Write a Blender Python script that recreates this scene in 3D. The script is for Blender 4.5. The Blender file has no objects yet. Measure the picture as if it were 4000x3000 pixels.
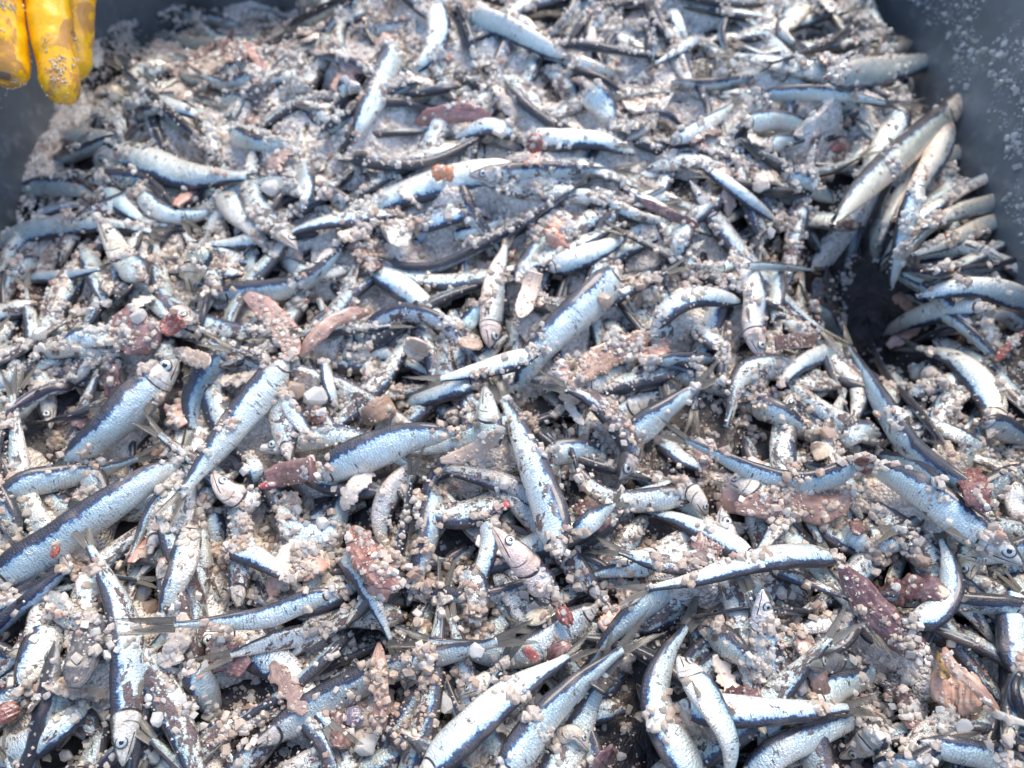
import bpy, math, random
import numpy as np
from mathutils import Vector, noise as mnoise
from mathutils.bvhtree import BVHTree

sc = bpy.context.scene
col = sc.collection
rnd = random.Random(7)
rng = np.random.default_rng(11)

# ------------------------------------------------------------------ camera
TH = math.radians(30)
CAM = np.array([0.0, -0.225, 0.39])
FOC = 3000.0
DIR = np.array([0, math.sin(TH), -math.cos(TH)])
UP = np.array([0, math.cos(TH), math.sin(TH)])
RIGHT = np.array([1.0, 0, 0])
cd = bpy.data.cameras.new('camera')
cam = bpy.data.objects.new('camera', cd); col.objects.link(cam)
cam.location = CAM; cam.rotation_euler = (TH, 0, 0)
cd.sensor_width = 36; cd.lens = 27; cd.clip_start = 0.01; cd.clip_end = 50
cd.dof.use_dof = True; cd.dof.focus_distance = 0.39; cd.dof.aperture_fstop = 5.8
sc.camera = cam

# ------------------------------------------------------------------ light
w = bpy.data.worlds.new('World'); sc.world = w; w.use_nodes = True
nt = w.node_tree; bg = nt.nodes['Background']
sky = nt.nodes.new('ShaderNodeTexSky'); sky.sky_type = 'NISHITA'; sky.sun_disc = False
SUN_EL, SUN_AZ = 52, 20
sky.sun_elevation = math.radians(SUN_EL); sky.sun_rotation = math.radians(SUN_AZ)
nt.links.new(sky.outputs[0], bg.inputs[0]); bg.inputs[1].default_value = 0.135
sl = bpy.data.lights.new('sun', 'SUN'); sl.energy = 1.45; sl.angle = math.radians(32); sl.color = (1, .86, .68)
so = bpy.data.objects.new('sun', sl); col.objects.link(so)
az, el = math.radians(SUN_AZ), math.radians(SUN_EL)
sdir = Vector((math.sin(az) * math.cos(el), math.cos(az) * math.cos(el), math.sin(el)))
so.rotation_euler = sdir.to_track_quat('Z', 'Y').to_euler()
sc.view_settings.view_transform = 'Standard'; sc.view_settings.look = 'None'
sc.view_settings.gamma = 1; sc.view_settings.use_curve_mapping = False
sc.view_settings.exposure = 1.56

# ------------------------------------------------------------------ node helpers
class G:
    def __init__(s, name):
        s.m = bpy.data.materials.new(name); s.m.use_nodes = True
        s.t = s.m.node_tree; s.b = s.t.nodes['Principled BSDF']; s.out = s.t.nodes['Material Output']
    def n(s, k, **kw):
        x = s.t.nodes.new(k)
        for a, b in kw.items(): setattr(x, a, b)
        return x
    def set(s, sock, v):
        if hasattr(v, 'links') or isinstance(v, bpy.types.NodeSocket): s.t.links.new(v, sock)
        else:
            if isinstance(v, (tuple, list)) and len(v) == 3 and sock.type == 'RGBA': v = (*v, 1)
            sock.default_value = v
    def math(s, op, a, b=0.0, clamp=False):
        x = s.n('ShaderNodeMath', operation=op); x.use_clamp = clamp
        s.set(x.inputs[0], a); s.set(x.inputs[1], b); return x.outputs[0]
    def mix(s, f, a, b, blend='MIX'):
        x = s.n('ShaderNodeMix', data_type='RGBA', blend_type=blend)
        s.set(x.inputs[0], f); s.set(x.inputs[6], a); s.set(x.inputs[7], b); return x.outputs[2]
    def mixf(s, f, a, b):
        x = s.n('ShaderNodeMix', data_type='FLOAT')
        s.set(x.inputs[0], f); s.set(x.inputs[2], a); s.set(x.inputs[3], b); return x.outputs[0]
    def ramp(s, f, stops, interp='LINEAR'):
        x = s.n('ShaderNodeValToRGB'); r = x.color_ramp; r.interpolation = interp
        while len(r.elements) < len(stops): r.elements.new(1)
        for e, (p, c) in zip(r.elements, stops):
            e.position = p; e.color = (*c, 1) if isinstance(c, tuple) else (c, c, c, 1)
        s.set(x.inputs[0], f); return x.outputs[0]
    def step(s, f, lo, hi):
        x = s.n('ShaderNodeMapRange'); x.interpolation_type = 'SMOOTHSTEP'
        s.set(x.inputs[0], f); x.inputs[1].default_value = lo; x.inputs[2].default_value = hi
        return x.outputs[0]
    def noise(s, vec, scale, detail=4, rough=.55, dist=0, dim='3D', w=None):
        x = s.n('ShaderNodeTexNoise', noise_dimensions='4D' if w is not None else dim)
        if vec is not None: s.set(x.inputs['Vector'], vec)
        if w is not None: s.set(x.inputs['W'], w)
        x.inputs['Scale'].default_value = scale; x.inputs['Detail'].default_value = detail
        x.inputs['Roughness'].default_value = rough; x.inputs['Distortion'].default_value = dist
        return x.outputs[0]
    def mapping(s, vec, scale):
        x = s.n('ShaderNodeMapping'); s.set(x.inputs[0], vec); x.inputs['Scale'].default_value = scale
        return x.outputs[0]
    def bump(s, h, strength, dist=.001, normal=None):
        x = s.n('ShaderNodeBump'); x.inputs['Strength'].default_value = strength
        x.inputs['Distance'].default_value = dist; s.set(x.inputs['Height'], h)
        if normal is not None: s.set(x.inputs['Normal'], normal)
        return x.outputs[0]
    def P(s, name, v): s.set(s.b.inputs[name], v)

# ------------------------------------------------------------------ materials
def fish_material():
    g = G('anchovy_skin')
    uv = g.n('ShaderNodeUVMap', uv_map='UVMap').outputs[0]
    uc = g.n('ShaderNodeUVMap', uv_map='Cm').outputs[0]
    sp = g.n('ShaderNodeSeparateXYZ'); g.set(sp.inputs[0], uv); u, v = sp.outputs[0], sp.outputs[1]
    oi = g.n('ShaderNodeObjectInfo'); rv = g.math('MULTIPLY', oi.outputs['Random'], 40)
    d = g.math('SUBTRACT', 1, g.math('ABSOLUTE', g.math('SUBTRACT', g.math('MULTIPLY', v, 2), 1)))
    nb = g.noise(uc, 1.1, 5, .65, w=rv)
    nf = g.noise(uc, 5.5, 4, .6, w=rv)
    dd = g.math('ADD', d, g.math('MULTIPLY', g.math('SUBTRACT', nb, .5), .34))
    dd = g.math('ADD', dd, g.math('MULTIPLY', g.math('SUBTRACT', nf, .5), .22))
    base = g.ramp(dd, [(0, (.018, .019, .026)), (.2, (.034, .034, .050)), (.275, (.018, .034, .085)), (.30, (.05, .16, .34)),
                       (.318, (.36, .52, .62)), (.38, (.60, .76, .77)), (.62, (.76, .84, .81)), (1, (.76, .70, .60))])
    isback = g.math('SUBTRACT', 1, g.step(dd, .26, .38))
    # rubbed-off silver: jagged skin patches
    pm = g.noise(g.mapping(uc, (1, 1.5, 1)), .95, 7, .72, .25, w=rv)
    thr = g.math('SUBTRACT', .64, g.math('MULTIPLY', oi.outputs['Alpha'], .17))
    patch = g.math('MULTIPLY', g.step(g.math('SUBTRACT', pm, thr), 0, .018), g.math('SUBTRACT', 1, isback))
    pc = g.mix(g.step(nf, .35, .65), (.085, .05, .055), (.19, .125, .11))
    base = g.mix(patch, base, pc)
    # short dark nicks across the flank
    nk = g.noise(g.mapping(uc, (6.5, 2.0, 1)), 1.0, 3, .6, 1.0, w=rv)
    nkl = g.noise(uc, .8, 1, .5, w=g.math('ADD', rv, 9))
    nick = g.math('MULTIPLY', g.step(nk, .585, .62), g.step(nkl, .52, .60))
    nick = g.math('MULTIPLY', nick, g.math('SUBTRACT', 1, isback))
    base = g.mix(g.math('MULTIPLY', nick, .85), base, (.03, .035, .05))
    # fine scale rows
    wv = g.n('ShaderNodeTexWave', wave_type='BANDS', bands_direction='X'); g.set(wv.inputs[0], uc)
    wv.inputs['Scale'].default_value = 1.9; wv.inputs['Distortion'].default_value = 7; wv.inputs['Detail'].default_value = 3
    wv.inputs['Detail Scale'].default_value = 2.5
    sc_ = g.mixf(g.step(wv.outputs['Fac'], 0, .4), g.mixf(nb, .95, .58), 1)
    base = g.mix(1, base, g.ramp(sc_, [(0, 0), (1, 1.0)]), 'MULTIPLY')
    # warm stained areas
    st = g.step(g.noise(uc, .6, 3, .5, w=g.math('ADD', rv, 3)), .52, .75)
    base = g.mix(g.math('MULTIPLY', st, .30), base, (.62, .48, .38))
    # head
    bow = g.math('MULTIPLY', g.math('SINE', g.math('MULTIPLY', d, math.pi)), .035)
    ug = g.math('ADD', .175, bow)
    ih = g.math('SUBTRACT', 1, g.step(g.math('SUBTRACT', u, ug), -.004, .004))
    hn = g.noise(uc, 2.2, 5, .6, .6, w=rv)
    hc = g.ramp(hn, [(.28, (.34, .27, .20)), (.45, (.62, .58, .50)), (.6, (.82, .80, .76)), (.78, (.70, .46, .40))])
    hc = g.mix(g.math('SUBTRACT', 1, g.step(dd, .12, .27)), hc, (.07, .065, .055))
    base = g.mix(ih, base, hc)
    gl = g.math('ABSOLUTE', g.math('SUBTRACT', u, ug))
    gill = g.math('MULTIPLY', g.math('SUBTRACT', 1, g.step(gl, .002, .007)), g.step(d, .3, .4))
    mo = g.math('ABSOLUTE', g.math('SUBTRACT', d, g.math('ADD', .60, g.math('MULTIPLY', u, .9))))
    mouth = g.math('MULTIPLY', g.math('SUBTRACT', 1, g.step(mo, .006, .028)), g.math('SUBTRACT', 1, g.step(u, .115, .125)))
    pre = g.math('ABSOLUTE', g.math('SUBTRACT', u, g.math('SUBTRACT', ug, .045)))
    preo = g.math('MULTIPLY', g.math('MULTIPLY', g.math('SUBTRACT', 1, g.step(pre, .001, .004)), g.step(d, .38, .5)), .6)
    line = g.math('MAXIMUM', g.math('MAXIMUM', gill, mouth), preo)
    base = g.mix(line, base, (.05, .03, .03))
    base = g.mix(1, base, oi.outputs['Color'], 'MULTIPLY')
    g.P('Base Color', base)
    met = g.math('MULTIPLY', g.math('SUBTRACT', 1, g.math('MAXIMUM', g.math('MAXIMUM', isback, patch), ih)), .52)
    g.P('Metallic', met)
    g.P('Roughness', g.mixf(nb, .14, .50)); g.P('Specular IOR Level', .6)
    g.P('Coat Weight', .6); g.P('Coat Roughness', .12)
    fine = g.noise(uc, 11, 3, .6)
    h = g.math('ADD', g.math('MULTIPLY', sc_, .5), g.math('MULTIPLY', fine, .8))
    h = g.math('SUBTRACT', h, g.math('ADD', g.math('MULTIPLY', patch, .6), g.math('MULTIPLY', line, 1.5)))
    h = g.math('ADD', h, g.math('MULTIPLY', nb, 2.2))
    g.P('Normal', g.bump(h, .8, .0010))
    return g.m

def flesh_material(name, c1, c2, c3):
    g = G(name)
    tc = g.n('ShaderNodeTexCoord').outputs['Object']
    uvn = g.n('ShaderNodeUVMap', uv_map='UVMap').outputs[0]
    oi = g.n('ShaderNodeObjectInfo'); rv = g.math('MULTIPLY', oi.outputs['Random'], 30)
    n1 = g.math('ADD', g.math('MULTIPLY', g.noise(g.mapping(uvn, (2.2, 16, 1)), 1, 5, .6, 1.2, w=rv), .6), g.math('MULTIPLY', g.noise(tc, 90, 5, .6, .8, w=rv), .4)); n2 = g.noise(tc, 420, 4, .6, w=rv)
    c = g.ramp(n1, [(.32, c1), (.5, c2), (.66, c3)])
    c = g.mix(g.math('MULTIPLY', g.step(n2, .5, .7), .35), c, (.55, .42, .34))
    c = g.mix(1, c, oi.outputs['Color'], 'MULTIPLY')
    g.P('Base Color', c); g.P('Roughness', .3); g.P('Coat Weight', .7); g.P('Coat Roughness', .15)
    g.P('Normal', g.bump(g.math('ADD', n1, g.math('MULTIPLY', n2, .3)), .8, .0012))
    return g.m

def fin_material():
    g = G('fin_membrane')
    uv = g.n('ShaderNodeUVMap', uv_map='UVMap').outputs[0]
    sp = g.n('ShaderNodeSeparateXYZ'); g.set(sp.inputs[0], uv)
    nn = g.noise(uv, 3, 3)
    ray = g.math('SINE', g.math('ADD', g.math('MULTIPLY', sp.outputs[1], 75), g.math('MULTIPLY', nn, 5)))
    r = g.step(ray, -.4, .5)
    c = g.mix(r, (.03, .03, .028), (.24, .22, .18))
    oi = g.n('ShaderNodeObjectInfo')
    c = g.mix(1, c, oi.outputs['Color'], 'MULTIPLY')
    g.P('Base Color', c); g.P('Roughness', .35); g.P('Coat Weight', .2)
    g.P('Alpha', g.math('SUBTRACT', 1, g.math('MULTIPLY', g.step(sp.outputs[0], .35, 1), g.mixf(r, .75, .25))))
    g.P('Normal', g.bump(r, .6, .0006))
    return g.m

def simple(name, c, rough=.4, metal=0, coat=0, nscale=None, namp=.3):
    g = G(name)
    if nscale:
        tc = g.n('ShaderNodeTexCoord').outputs['Object']
        n = g.noise(tc, nscale, 4)
        lo = tuple(x * (1 - namp) for x in c); hi = tuple(min(1, x * (1 + namp)) for x in c)
        g.P('Base Color', g.ramp(n, [(.3, lo), (.7, hi)])); g.P('Normal', g.bump(n, .4, .001))
    else: g.P('Base Color', c)
    g.P('Roughness', rough); g.P('Metallic', metal); g.P('Coat Weight', coat); g.P('Coat Roughness', .06)
    return g.m

def salt_material():
    g = G('coarse_salt')
    a = g.n('ShaderNodeAttribute', attribute_name='tint').outputs['Color']
    tc = g.n('ShaderNodeTexCoord').outputs['Object']
    n = g.noise(tc, 700, 3)
    g.P('Base Color', g.mix(1, a, g.ramp(n, [(.3, .86), (.7, 1.0)]), 'MULTIPLY'))
    g.P('Roughness', .3); g.P('Specular IOR Level', .5)
    g.P('Coat Weight', .35); g.P('Coat Roughness', .1)
    g.P('Normal', g.bump(n, .35, .0005))
    tr = g.n('ShaderNodeBsdfTranslucent'); g.set(tr.inputs[0], a)
    mx = g.n('ShaderNodeMixShader'); mx.inputs[0].default_value = .48
    g.t.links.new(g.b.outputs[0], mx.inputs[1]); g.t.links.new(tr.outputs[0], mx.inputs[2])
    g.t.links.new(mx.outputs[0], g.out.inputs[0])
    return g.m

def slush_material():
    g = G('salt_slush')
    a = g.n('ShaderNodeAttribute', attribute_name='tint').outputs['Color']
    tc = g.n('ShaderNodeTexCoord').outputs['Object']
    v = g.n('ShaderNodeTexVoronoi'); g.set(v.inputs['Vector'], tc); v.inputs['Scale'].default_value = 520; v.inputs['Randomness'].default_value = 1
    v2 = g.n('ShaderNodeTexVoronoi'); g.set(v2.inputs['Vector'], tc); v2.inputs['Scale'].default_value = 950
    sx = g.n('ShaderNodeSeparateColor'); g.set(sx.inputs[0], v.outputs['Color'])
    c = g.mix(1, a, g.ramp(sx.outputs[0], [(0, .60), (.4, .9), (1, 1.08)]), 'MULTIPLY')
    st = g.step(g.noise(tc, 46, 5, .6, .5), .55, .68)
    c = g.mix(g.math('MULTIPLY', st, .5), c, (.32, .20, .155))
    g.P('Base Color', c); g.P('Roughness', .35); g.P('Coat Weight', .2)
    h = g.math('ADD', g.math('MULTIPLY', v.outputs['Distance'], -1), g.math('MULTIPLY', v2.outputs['Distance'], -.5))
    g.P('Normal', g.bump(h, 1, .0016))
    return g.m

def bed_material():
    g = G('shaded_brine_bed')
    tc = g.n('ShaderNodeTexCoord').outputs['Object']
    n = g.noise(tc, 35, 7, .65, .6); n2 = g.noise(tc, 160, 4)
    c = g.ramp(n, [(.3, (.006, .006, .008)), (.5, (.02, .015, .015)), (.62, (.05, .033, .03)), (.75, (.025, .028, .036))])  # near-black tones put the shade of the gaps into the bed's colour
    g.P('Base Color', c); g.P('Roughness', .3)
    g.P('Normal', g.bump(g.math('ADD', n, g.math('MULTIPLY', n2, .4)), 1, .004))
    return g.m

def tub_material():
    g = G('tub_plastic')
    tc = g.n('ShaderNodeTexCoord').outputs['Object']
    n = g.noise(tc, 9, 5, .6, .4); n2 = g.noise(tc, 60, 5, .6)
    c = g.ramp(n, [(.3, (.10, .11, .115)), (.55, (.16, .175, .18)), (.75, (.25, .265, .27))])
    sm = g.math('MULTIPLY', g.step(n2, .52, .72), .45)
    c = g.mix(sm, c, (.33, .335, .33))
    g.P('Base Color', c); g.P('Roughness', g.mixf(n2, .3, .6)); g.P('Normal', g.bump(g.math('ADD', n2, n), .6, .003))
    return g.m

def glove_material():
    g = G('yellow_rubber')
    tc = g.n('ShaderNodeTexCoord').outputs['Object']
    n = g.noise(tc, 38, 6, .62, .8); n2 = g.noise(tc, 230, 4, .6)
    c = g.ramp(n2, [(.3, (.78, .36, .002)), (.7, (.90, .50, .006))])
    s = g.step(n, .48, .56)
    c = g.mix(g.math('MULTIPLY', s, .8), c, (.38, .16, .04))
    c = g.mix(g.math('MULTIPLY', g.step(n, .62, .66), .85), c, (.10, .06, .045))
    g.P('Base Color', c); g.P('Roughness', g.mixf(s, .28, .6)); g.P('Coat Weight', .25)
    g.P('Normal', g.bump(g.math('ADD', n, g.math('MULTIPLY', n2, .25)), .6, .0018))
    return g.m

M_FISH = fish_material()
M_FLESH = flesh_material('raw_red_flesh', (.05, .020, .022), (.13, .062, .058), (.32, .22, .18))
M_PINK = flesh_material('pale_pink_flesh', (.42, .20, .16), (.58, .36, .28), (.68, .52, .42))
M_BROWN = flesh_material('brown_flesh', (.11, .07, .06), (.24, .165, .14), (.42, .33, .27))
M_DARK = flesh_material('dark_skin', (.02, .022, .026), (.05, .05, .052), (.11, .10, .095))
M_BONE = flesh_material('gill_plate', (.44, .34, .26), (.66, .60, .50), (.78, .76, .70))
M_FIN = fin_material()
M_IRIS = simple('eye_iris', (.52, .55, .53), .25, .4, .6, 900, .3)
M_RING = simple('eye_rim', (.06, .065, .07), .3, 0, .4)
M_PUPIL = simple('eye_pupil', (.006, .007, .010), .07, 0, 1)
M_CLOUD = simple('eye_pupil_cloudy', (.035, .055, .075), .15, 0, .8)
M_SALT = salt_material()
M_BED = bed_material()
M_SLUSH = slush_material()
M_TUB = tub_material()
M_GLOVE = glove_material()

# ------------------------------------------------------------------ mesh helpers
def mk_mesh(name, V, F, mats, smooth=True, midx=None, uvs=None):
    me = bpy.data.meshes.new(name)
    me.from_pydata([tuple(map(float, p)) for p in V], [], F)
    for m in mats: me.materials.append(m)
    if midx is not None: me.polygons.foreach_set('material_index', np.array(midx, dtype=np.int32))
    me.polygons.foreach_set('use_smooth', np.full(len(me.polygons), smooth))
    if uvs:
        for k, arr in uvs.items():
            l = me.uv_layers.new(name=k); l.data.foreach_set('uv', np.asarray(arr, dtype=np.float32).ravel())
    me.update(); return me
def link(name, me, parent=None):
    o = bpy.data.objects.new(name, me); col.objects.link(o)
    if parent is not None: o.parent = parent
    return o
def tag(o, label=None, cat=None, group=None, kind=None):
    if label: o['label'] = label
    if cat: o['category'] = cat
    if group: o['group'] = group
    if kind: o['kind'] = kind
    return o

def catmull(P, n):
    P = np.asarray(P, float)
    Q = np.vstack([2 * P[0] - P[1], P, 2 * P[-1] - P[-2]])
    out = []; 
    for i in range(len(P) - 1):
        p0, p1, p2, p3 = Q[i:i + 4]
        for t in np.linspace(0, 1, 12, endpoint=False):
            out.append(.5 * (2 * p1 + (p2 - p0) * t + (2 * p0 - 5 * p1 + 4 * p2 - p3) * t * t + (3 * p1 - p0 - 3 * p2 + p3) * t ** 3))
    out.append(P[-1]); out = np.array(out)
    s = np.r_[0, np.cumsum(np.linalg.norm(np.diff(out, axis=0), axis=1))]
    ss = np.linspace(0, s[-1], n)
    return np.column_stack([np.interp(ss, s, out[:, k]) for k in range(out.shape[1])])

def ray(px, py):
    d = DIR + RIGHT * (px - 2000) / FOC + UP * (1500 - py) / FOC
    return CAM, d          # point = CAM + t*d, t = depth along the axis

# ------------------------------------------------------------------ the bed of the heap
X0, X1, Y0, Y1 = -0.42, 0.38, -0.33, 0.48
WALL_X, WALL_L = 0.350, -0.395
WALL_Y = 0.455
def sstep(a, b, x):
    t = np.clip((x - a) / (b - a), 0, 1); return t * t * (3 - 2 * t)
def bedH(x, y):
    h = -0.034 + 0.010 * mnoise.noise(Vector((x * 9, y * 9, 1.3))) + 0.009 * mnoise.noise(Vector((x * 24, y * 24, 5.1))) \
        + 0.004 * mnoise.noise(Vector((x * 70, y * 70, 2.1)))
    h += 0.034 * math.exp(-((x - .04) / .26) ** 4) * float(sstep(.0, .34, y))
    h -= .042 * float(sstep(-.12, -.21, x)) * float(sstep(.29, .40, y))
    # sinks towards the walls, and a pit on the right
    h -= 0.030 * float(sstep(.05, .0, WALL_X - x)) * float(sstep(.0, .2, y))
    h -= 0.038 * float(sstep(.11, .0, x - WALL_L)) * float(sstep(.05, .2, y))
    h -= 0.070 * math.exp(-(((x - .255) / .055) ** 2 + ((y - .095) / .065) ** 2))
    return h
GN = 170
gx = np.linspace(X0, X1, GN); gy = np.linspace(Y0, Y1, 130)
V = [(x, y, bedH(x, y)) for y in gy for x in gx]
F = [(j * GN + i, j * GN + i + 1, (j + 1) * GN + i + 1, (j + 1) * GN + i) for j in range(129) for i in range(GN - 1)]
bed = link('salted_fish_mush', mk_mesh('salted_fish_mush', V, F, [M_BED]))
tag(bed, 'wet mush of fish scraps and brine under the heap, blackened for shade in the gaps', None, None, 'stuff')
BV = [(BVHTree.FromPolygons([Vector(v) for v in V], F), None)]
ALLV, ALLF, ALLK = [np.array(V)], [np.array(F)], []
NV = [len(V)]

def cast(o, d):
    """nearest hit of the ray with everything already laid down"""
    best = None; dn = np.linalg.norm(d)
    ov, dv = Vector(o), Vector(d)
    for b, box in BV:
        if box is not None:
            # cheap reject : distance from ray to sphere centre
            c, r = box; q = c - np.asarray(o); t = q.dot(d) / (dn * dn)
            if np.linalg.norm(q - t * np.asarray(d)) > r: continue
        h = b.ray_cast(ov, dv)
        if h[0] is not None:
            t = h[3] / dn
            if best is None or t < best: best = t
    return best

# ------------------------------------------------------------------ the anchovy
PU = [0, .012, .03, .07, .12, .18, .25, .36, .48, .60, .72, .82, .90, .96, 1.0]
PH = [.10, .24, .36, .56, .74, .88, .96, 1.0, .97, .87, .72, .54, .38, .29, .27]
FLAT = .56
def profile(u): return np.interp(u, PU, PH)

def lay(pts, width_px=None, width_m=None, u0=0.0, u1=1.0, sink0=0., sink1=0., vertical=False, n=15, tight=70, shape=profile, flat=FLAT, lift=0.):
    """centre line in 3-D : dropped along the viewing rays (or straight down) until it rests on the heap"""
    C2 = catmull(pts, n)
    us = np.linspace(u0, u1, n)
    rays, ts = [], []
    for p in C2:
        if vertical: o, d = np.array([p[0], p[1], .25]), np.array([0, 0, -1.0])
        else: o, d = ray(*p)
        t = cast(o, d)
        rays.append((o, d)); ts.append(t if t is not None else np.nan)
    ts = np.array(ts)
    if np.all(np.isnan(ts)): return None
    ok = ~np.isnan(ts); ts = np.interp(np.arange(n), np.arange(n)[ok], ts[ok])
    if width_m is None: width_m = width_px * np.median(ts) / FOC
    h = width_m / 2 * shape(us)
    tgt = ts - h * flat * .8
    x = np.linspace(-1, 1, n)
    co = np.polyfit(x, tgt, 2 if n > 6 else 1)
    co[0] = np.clip(co[0], -.006, .006)
    fit = np.polyval(co, x); fit += np.percentile(tgt - fit, 100 - tight) - lift
    fit += sink0 * np.clip(-x, 0, 1) ** 2 + sink1 * np.clip(x, 0, 1) ** 2
    P = np.array([o + t * d for (o, d), t in zip(rays, fit)])
    return P, width_m, (-np.array([r[1] / np.linalg.norm(r[1]) for r in rays]))

def frames(P, Nv):
    T = np.gradient(P, axis=0); T /= np.linalg.norm(T, axis=1)[:, None]
    N = Nv - (Nv * T).sum(1)[:, None] * T; N /= np.linalg.norm(N, axis=1)[:, None]
    S = np.cross(N, T)          # image-left of the heading, seen from the viewer
    return T, N, S

def register(V, F):
    V = np.array(V); c = V.mean(0); r = np.linalg.norm(V - c, axis=1).max()
    BV.append((BVHTree.FromPolygons([Vector(v) for v in V], F), (c, r)))
    tri = [f if len(f) == 4 else (f[0], f[1], f[2], f[2]) for f in F]
    ALLV.append(V); ALLF.append(np.array(tri) + NV[0]); NV[0] += len(V)

def body_mesh(name, P, Nv, wid, u0, u1, side, roll, seed, seg=44, ring=22, flat=FLAT, cut0=False, cut1=False, limp=.06):
    P = catmull(P, seg); Nn = catmull(Nv, seg); T, N, S = frames(P, Nn)
    us = np.linspace(u0, u1, seg); hh = wid / 2 * profile(us)
    r = random.Random(seed); ph = [r.uniform(0, 6.28) for _ in range(4)]
    V, UV, CM = [], [], []
    s = np.r_[0, np.cumsum(np.linalg.norm(np.diff(P, axis=0), axis=1))]
    Dm = []
    for i in range(seg):
        u = us[i]; t = i / (seg - 1)
        a = math.radians(roll + 9 * math.sin(2.3 * t * 3 + ph[0]))
        sg = side
        D = math.cos(a) * S[i] * sg + math.sin(a) * N[i]
        W = np.cross(T[i], D)
        if W.dot(N[i]) < 0: W = -W
        Dm.append((D, W))
        h = hh[i] * (1 + limp * .5 * math.sin(9 * t + ph[1]) )
        w_ = hh[i] * flat * (1 + limp * math.sin(14 * t + ph[2]))
        if u < .2: w_ *= 1.12
        g = 1.0
        if u0 < .1 and .195 < u < .235: g = .93
        ce = 1.0
        if cut0: ce *= min(1, .30 + .70 * math.sin(min(1, i / (seg * .20)) * math.pi / 2))
        if cut1: ce *= min(1, .30 + .70 * math.sin(min(1, (seg - 1 - i) / (seg * .16)) * math.pi / 2))
        for k in range(ring):
            th = 2 * math.pi * k / ring
            c, sn = math.cos(th), math.sin(th)
            bel = 1 - .22 * max(0, -c)
            nz = 1 + limp * .6 * mnoise.noise(Vector((s[i] * 110 + seed, c * 1.3, sn * 1.3)))
            V.append(P[i] + D * (h * c * g * nz * ce) + W * (w_ * (abs(sn) ** .9) * np.sign(sn) * bel * g * nz * ce))
    F, mi, uv, cm = [], [], [], []
    q = lambda i, k: i * ring + (k % ring)
    for i in range(seg - 1):
        for k in range(ring):
            F.append((q(i, k), q(i, k + 1), q(i + 1, k + 1), q(i + 1, k)))
            mi.append(0)
            for (a, b) in ((i, k), (i, k + 1), (i + 1, k + 1), (i + 1, k)):
                uv.append((us[a], b / ring))
                bb = b if b <= ring / 2 else ring - b
                cm.append((s[a] * 100, bb / ring * 2 * math.pi * wid * 50 * .8 + (0 if b <= ring / 2 else 7)))
    for e, (i, cut) in enumerate(((0, cut0), (seg - 1, cut1))):
        ci = len(V); off = (-T[0] if i == 0 else T[-1]) * (wid * (.10 if cut else .03))
        V.append(P[i] + off)
        # ragged inner ring for a cut end
        for k in range(ring):
            f = (q(i, k + 1), q(i, k), ci) if i == 0 else (q(i, k), q(i, k + 1), ci)
            F.append(f); mi.append(1 if cut else 0)
            for _ in range(3): uv.append((us[i], .2)); cm.append((s[i] * 100, .5))
    V = np.array(V)
    rc = np.random.default_rng(seed)
    for cut, i0, i1 in ((cut0, 0, 2), (cut1, seg - 2, seg)):
        if cut: V[i0 * ring:i1 * ring] += rc.normal(0, wid * .035, ((i1 - i0) * ring, 3))
    return V, F, mi, uv, cm, P, T, N, S, Dm, us, hh

def fan(name, base, T, D, W, length, spread, parent, org, lobes=2, thick=.0004, curl=0., tint=None, nr=9, root=.12):
    """a fin : rayed sheet with thickness, one or two lobes"""
    V, F, uv = [], [], []
    A, B = (11, nr)
    for lb in range(lobes):
        for sgn in (1, -1):
            for i in range(A):
                t = i / (A - 1)
                for j in range(B):
                    m = j / (B - 1)
                    if lobes == 2:
                        # outer edge angle large, inner edge small and short
                        ang = (1 if lb == 0 else -1) * (spread * (.10 + .9 * m))
                        L = length * (.36 + .64 * m ** 1.3)
                        y0 = (1 if lb == 0 else -1) * root * length * m
                    else:
                        ang = spread * (m - .5) * 2; L = length * (1 - .45 * abs(m - .35)); y0 = root * length * (m - .5)
                    rr = L * t
                    fr = .04 * length * math.sin(j * 2.6) * t ** 3
                    p = base + T * (math.cos(ang) * (rr + fr)) + D * (math.sin(ang) * rr + y0 * (1 - .3 * t)) \
                        + W * (curl * length * t * t * .5 + sgn * thick * (1 - .8 * t) + .02 * length * math.sin(m * 5 + lb) * t)
                    V.append(p)
    def idx(lb, s, i, j): return ((lb * 2 + s) * A + i) * B + j
    for lb in range(lobes):
        for s in (0, 1):
            for i in range(A - 1):
                for j in range(B - 1):
                    q = [(i, j), (i + 1, j), (i + 1, j + 1), (i, j + 1)]
                    if s: q = q[::-1]
                    F.append(tuple(idx(lb, s, *x) for x in q)); uv += [(x[0] / (A - 1), x[1] / (B - 1)) for x in q]
        rim = [(0, j) for j in range(B)] + [(i, B - 1) for i in range(1, A)] + [(A - 1, j) for j in range(B - 2, -1, -1)] + [(i, 0) for i in range(A - 2, 0, -1)]
        for a in range(len(rim)):
            p, q_ = rim[a], rim[(a + 1) % len(rim)]
            F.append((idx(lb, 0, *p), idx(lb, 1, *p), idx(lb, 1, *q_), idx(lb, 0, *q_)))
            uv += [(p[0] / (A - 1), p[1] / (B - 1))] * 2 + [(q_[0] / (A - 1), q_[1] / (B - 1))] * 2
    V = np.array(V) - org
    o = link(name, mk_mesh(name, V, F, [M_FIN], True, None, {'UVMap': uv}), parent)
    if tint: o.color = tint
    return o, V + org

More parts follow.
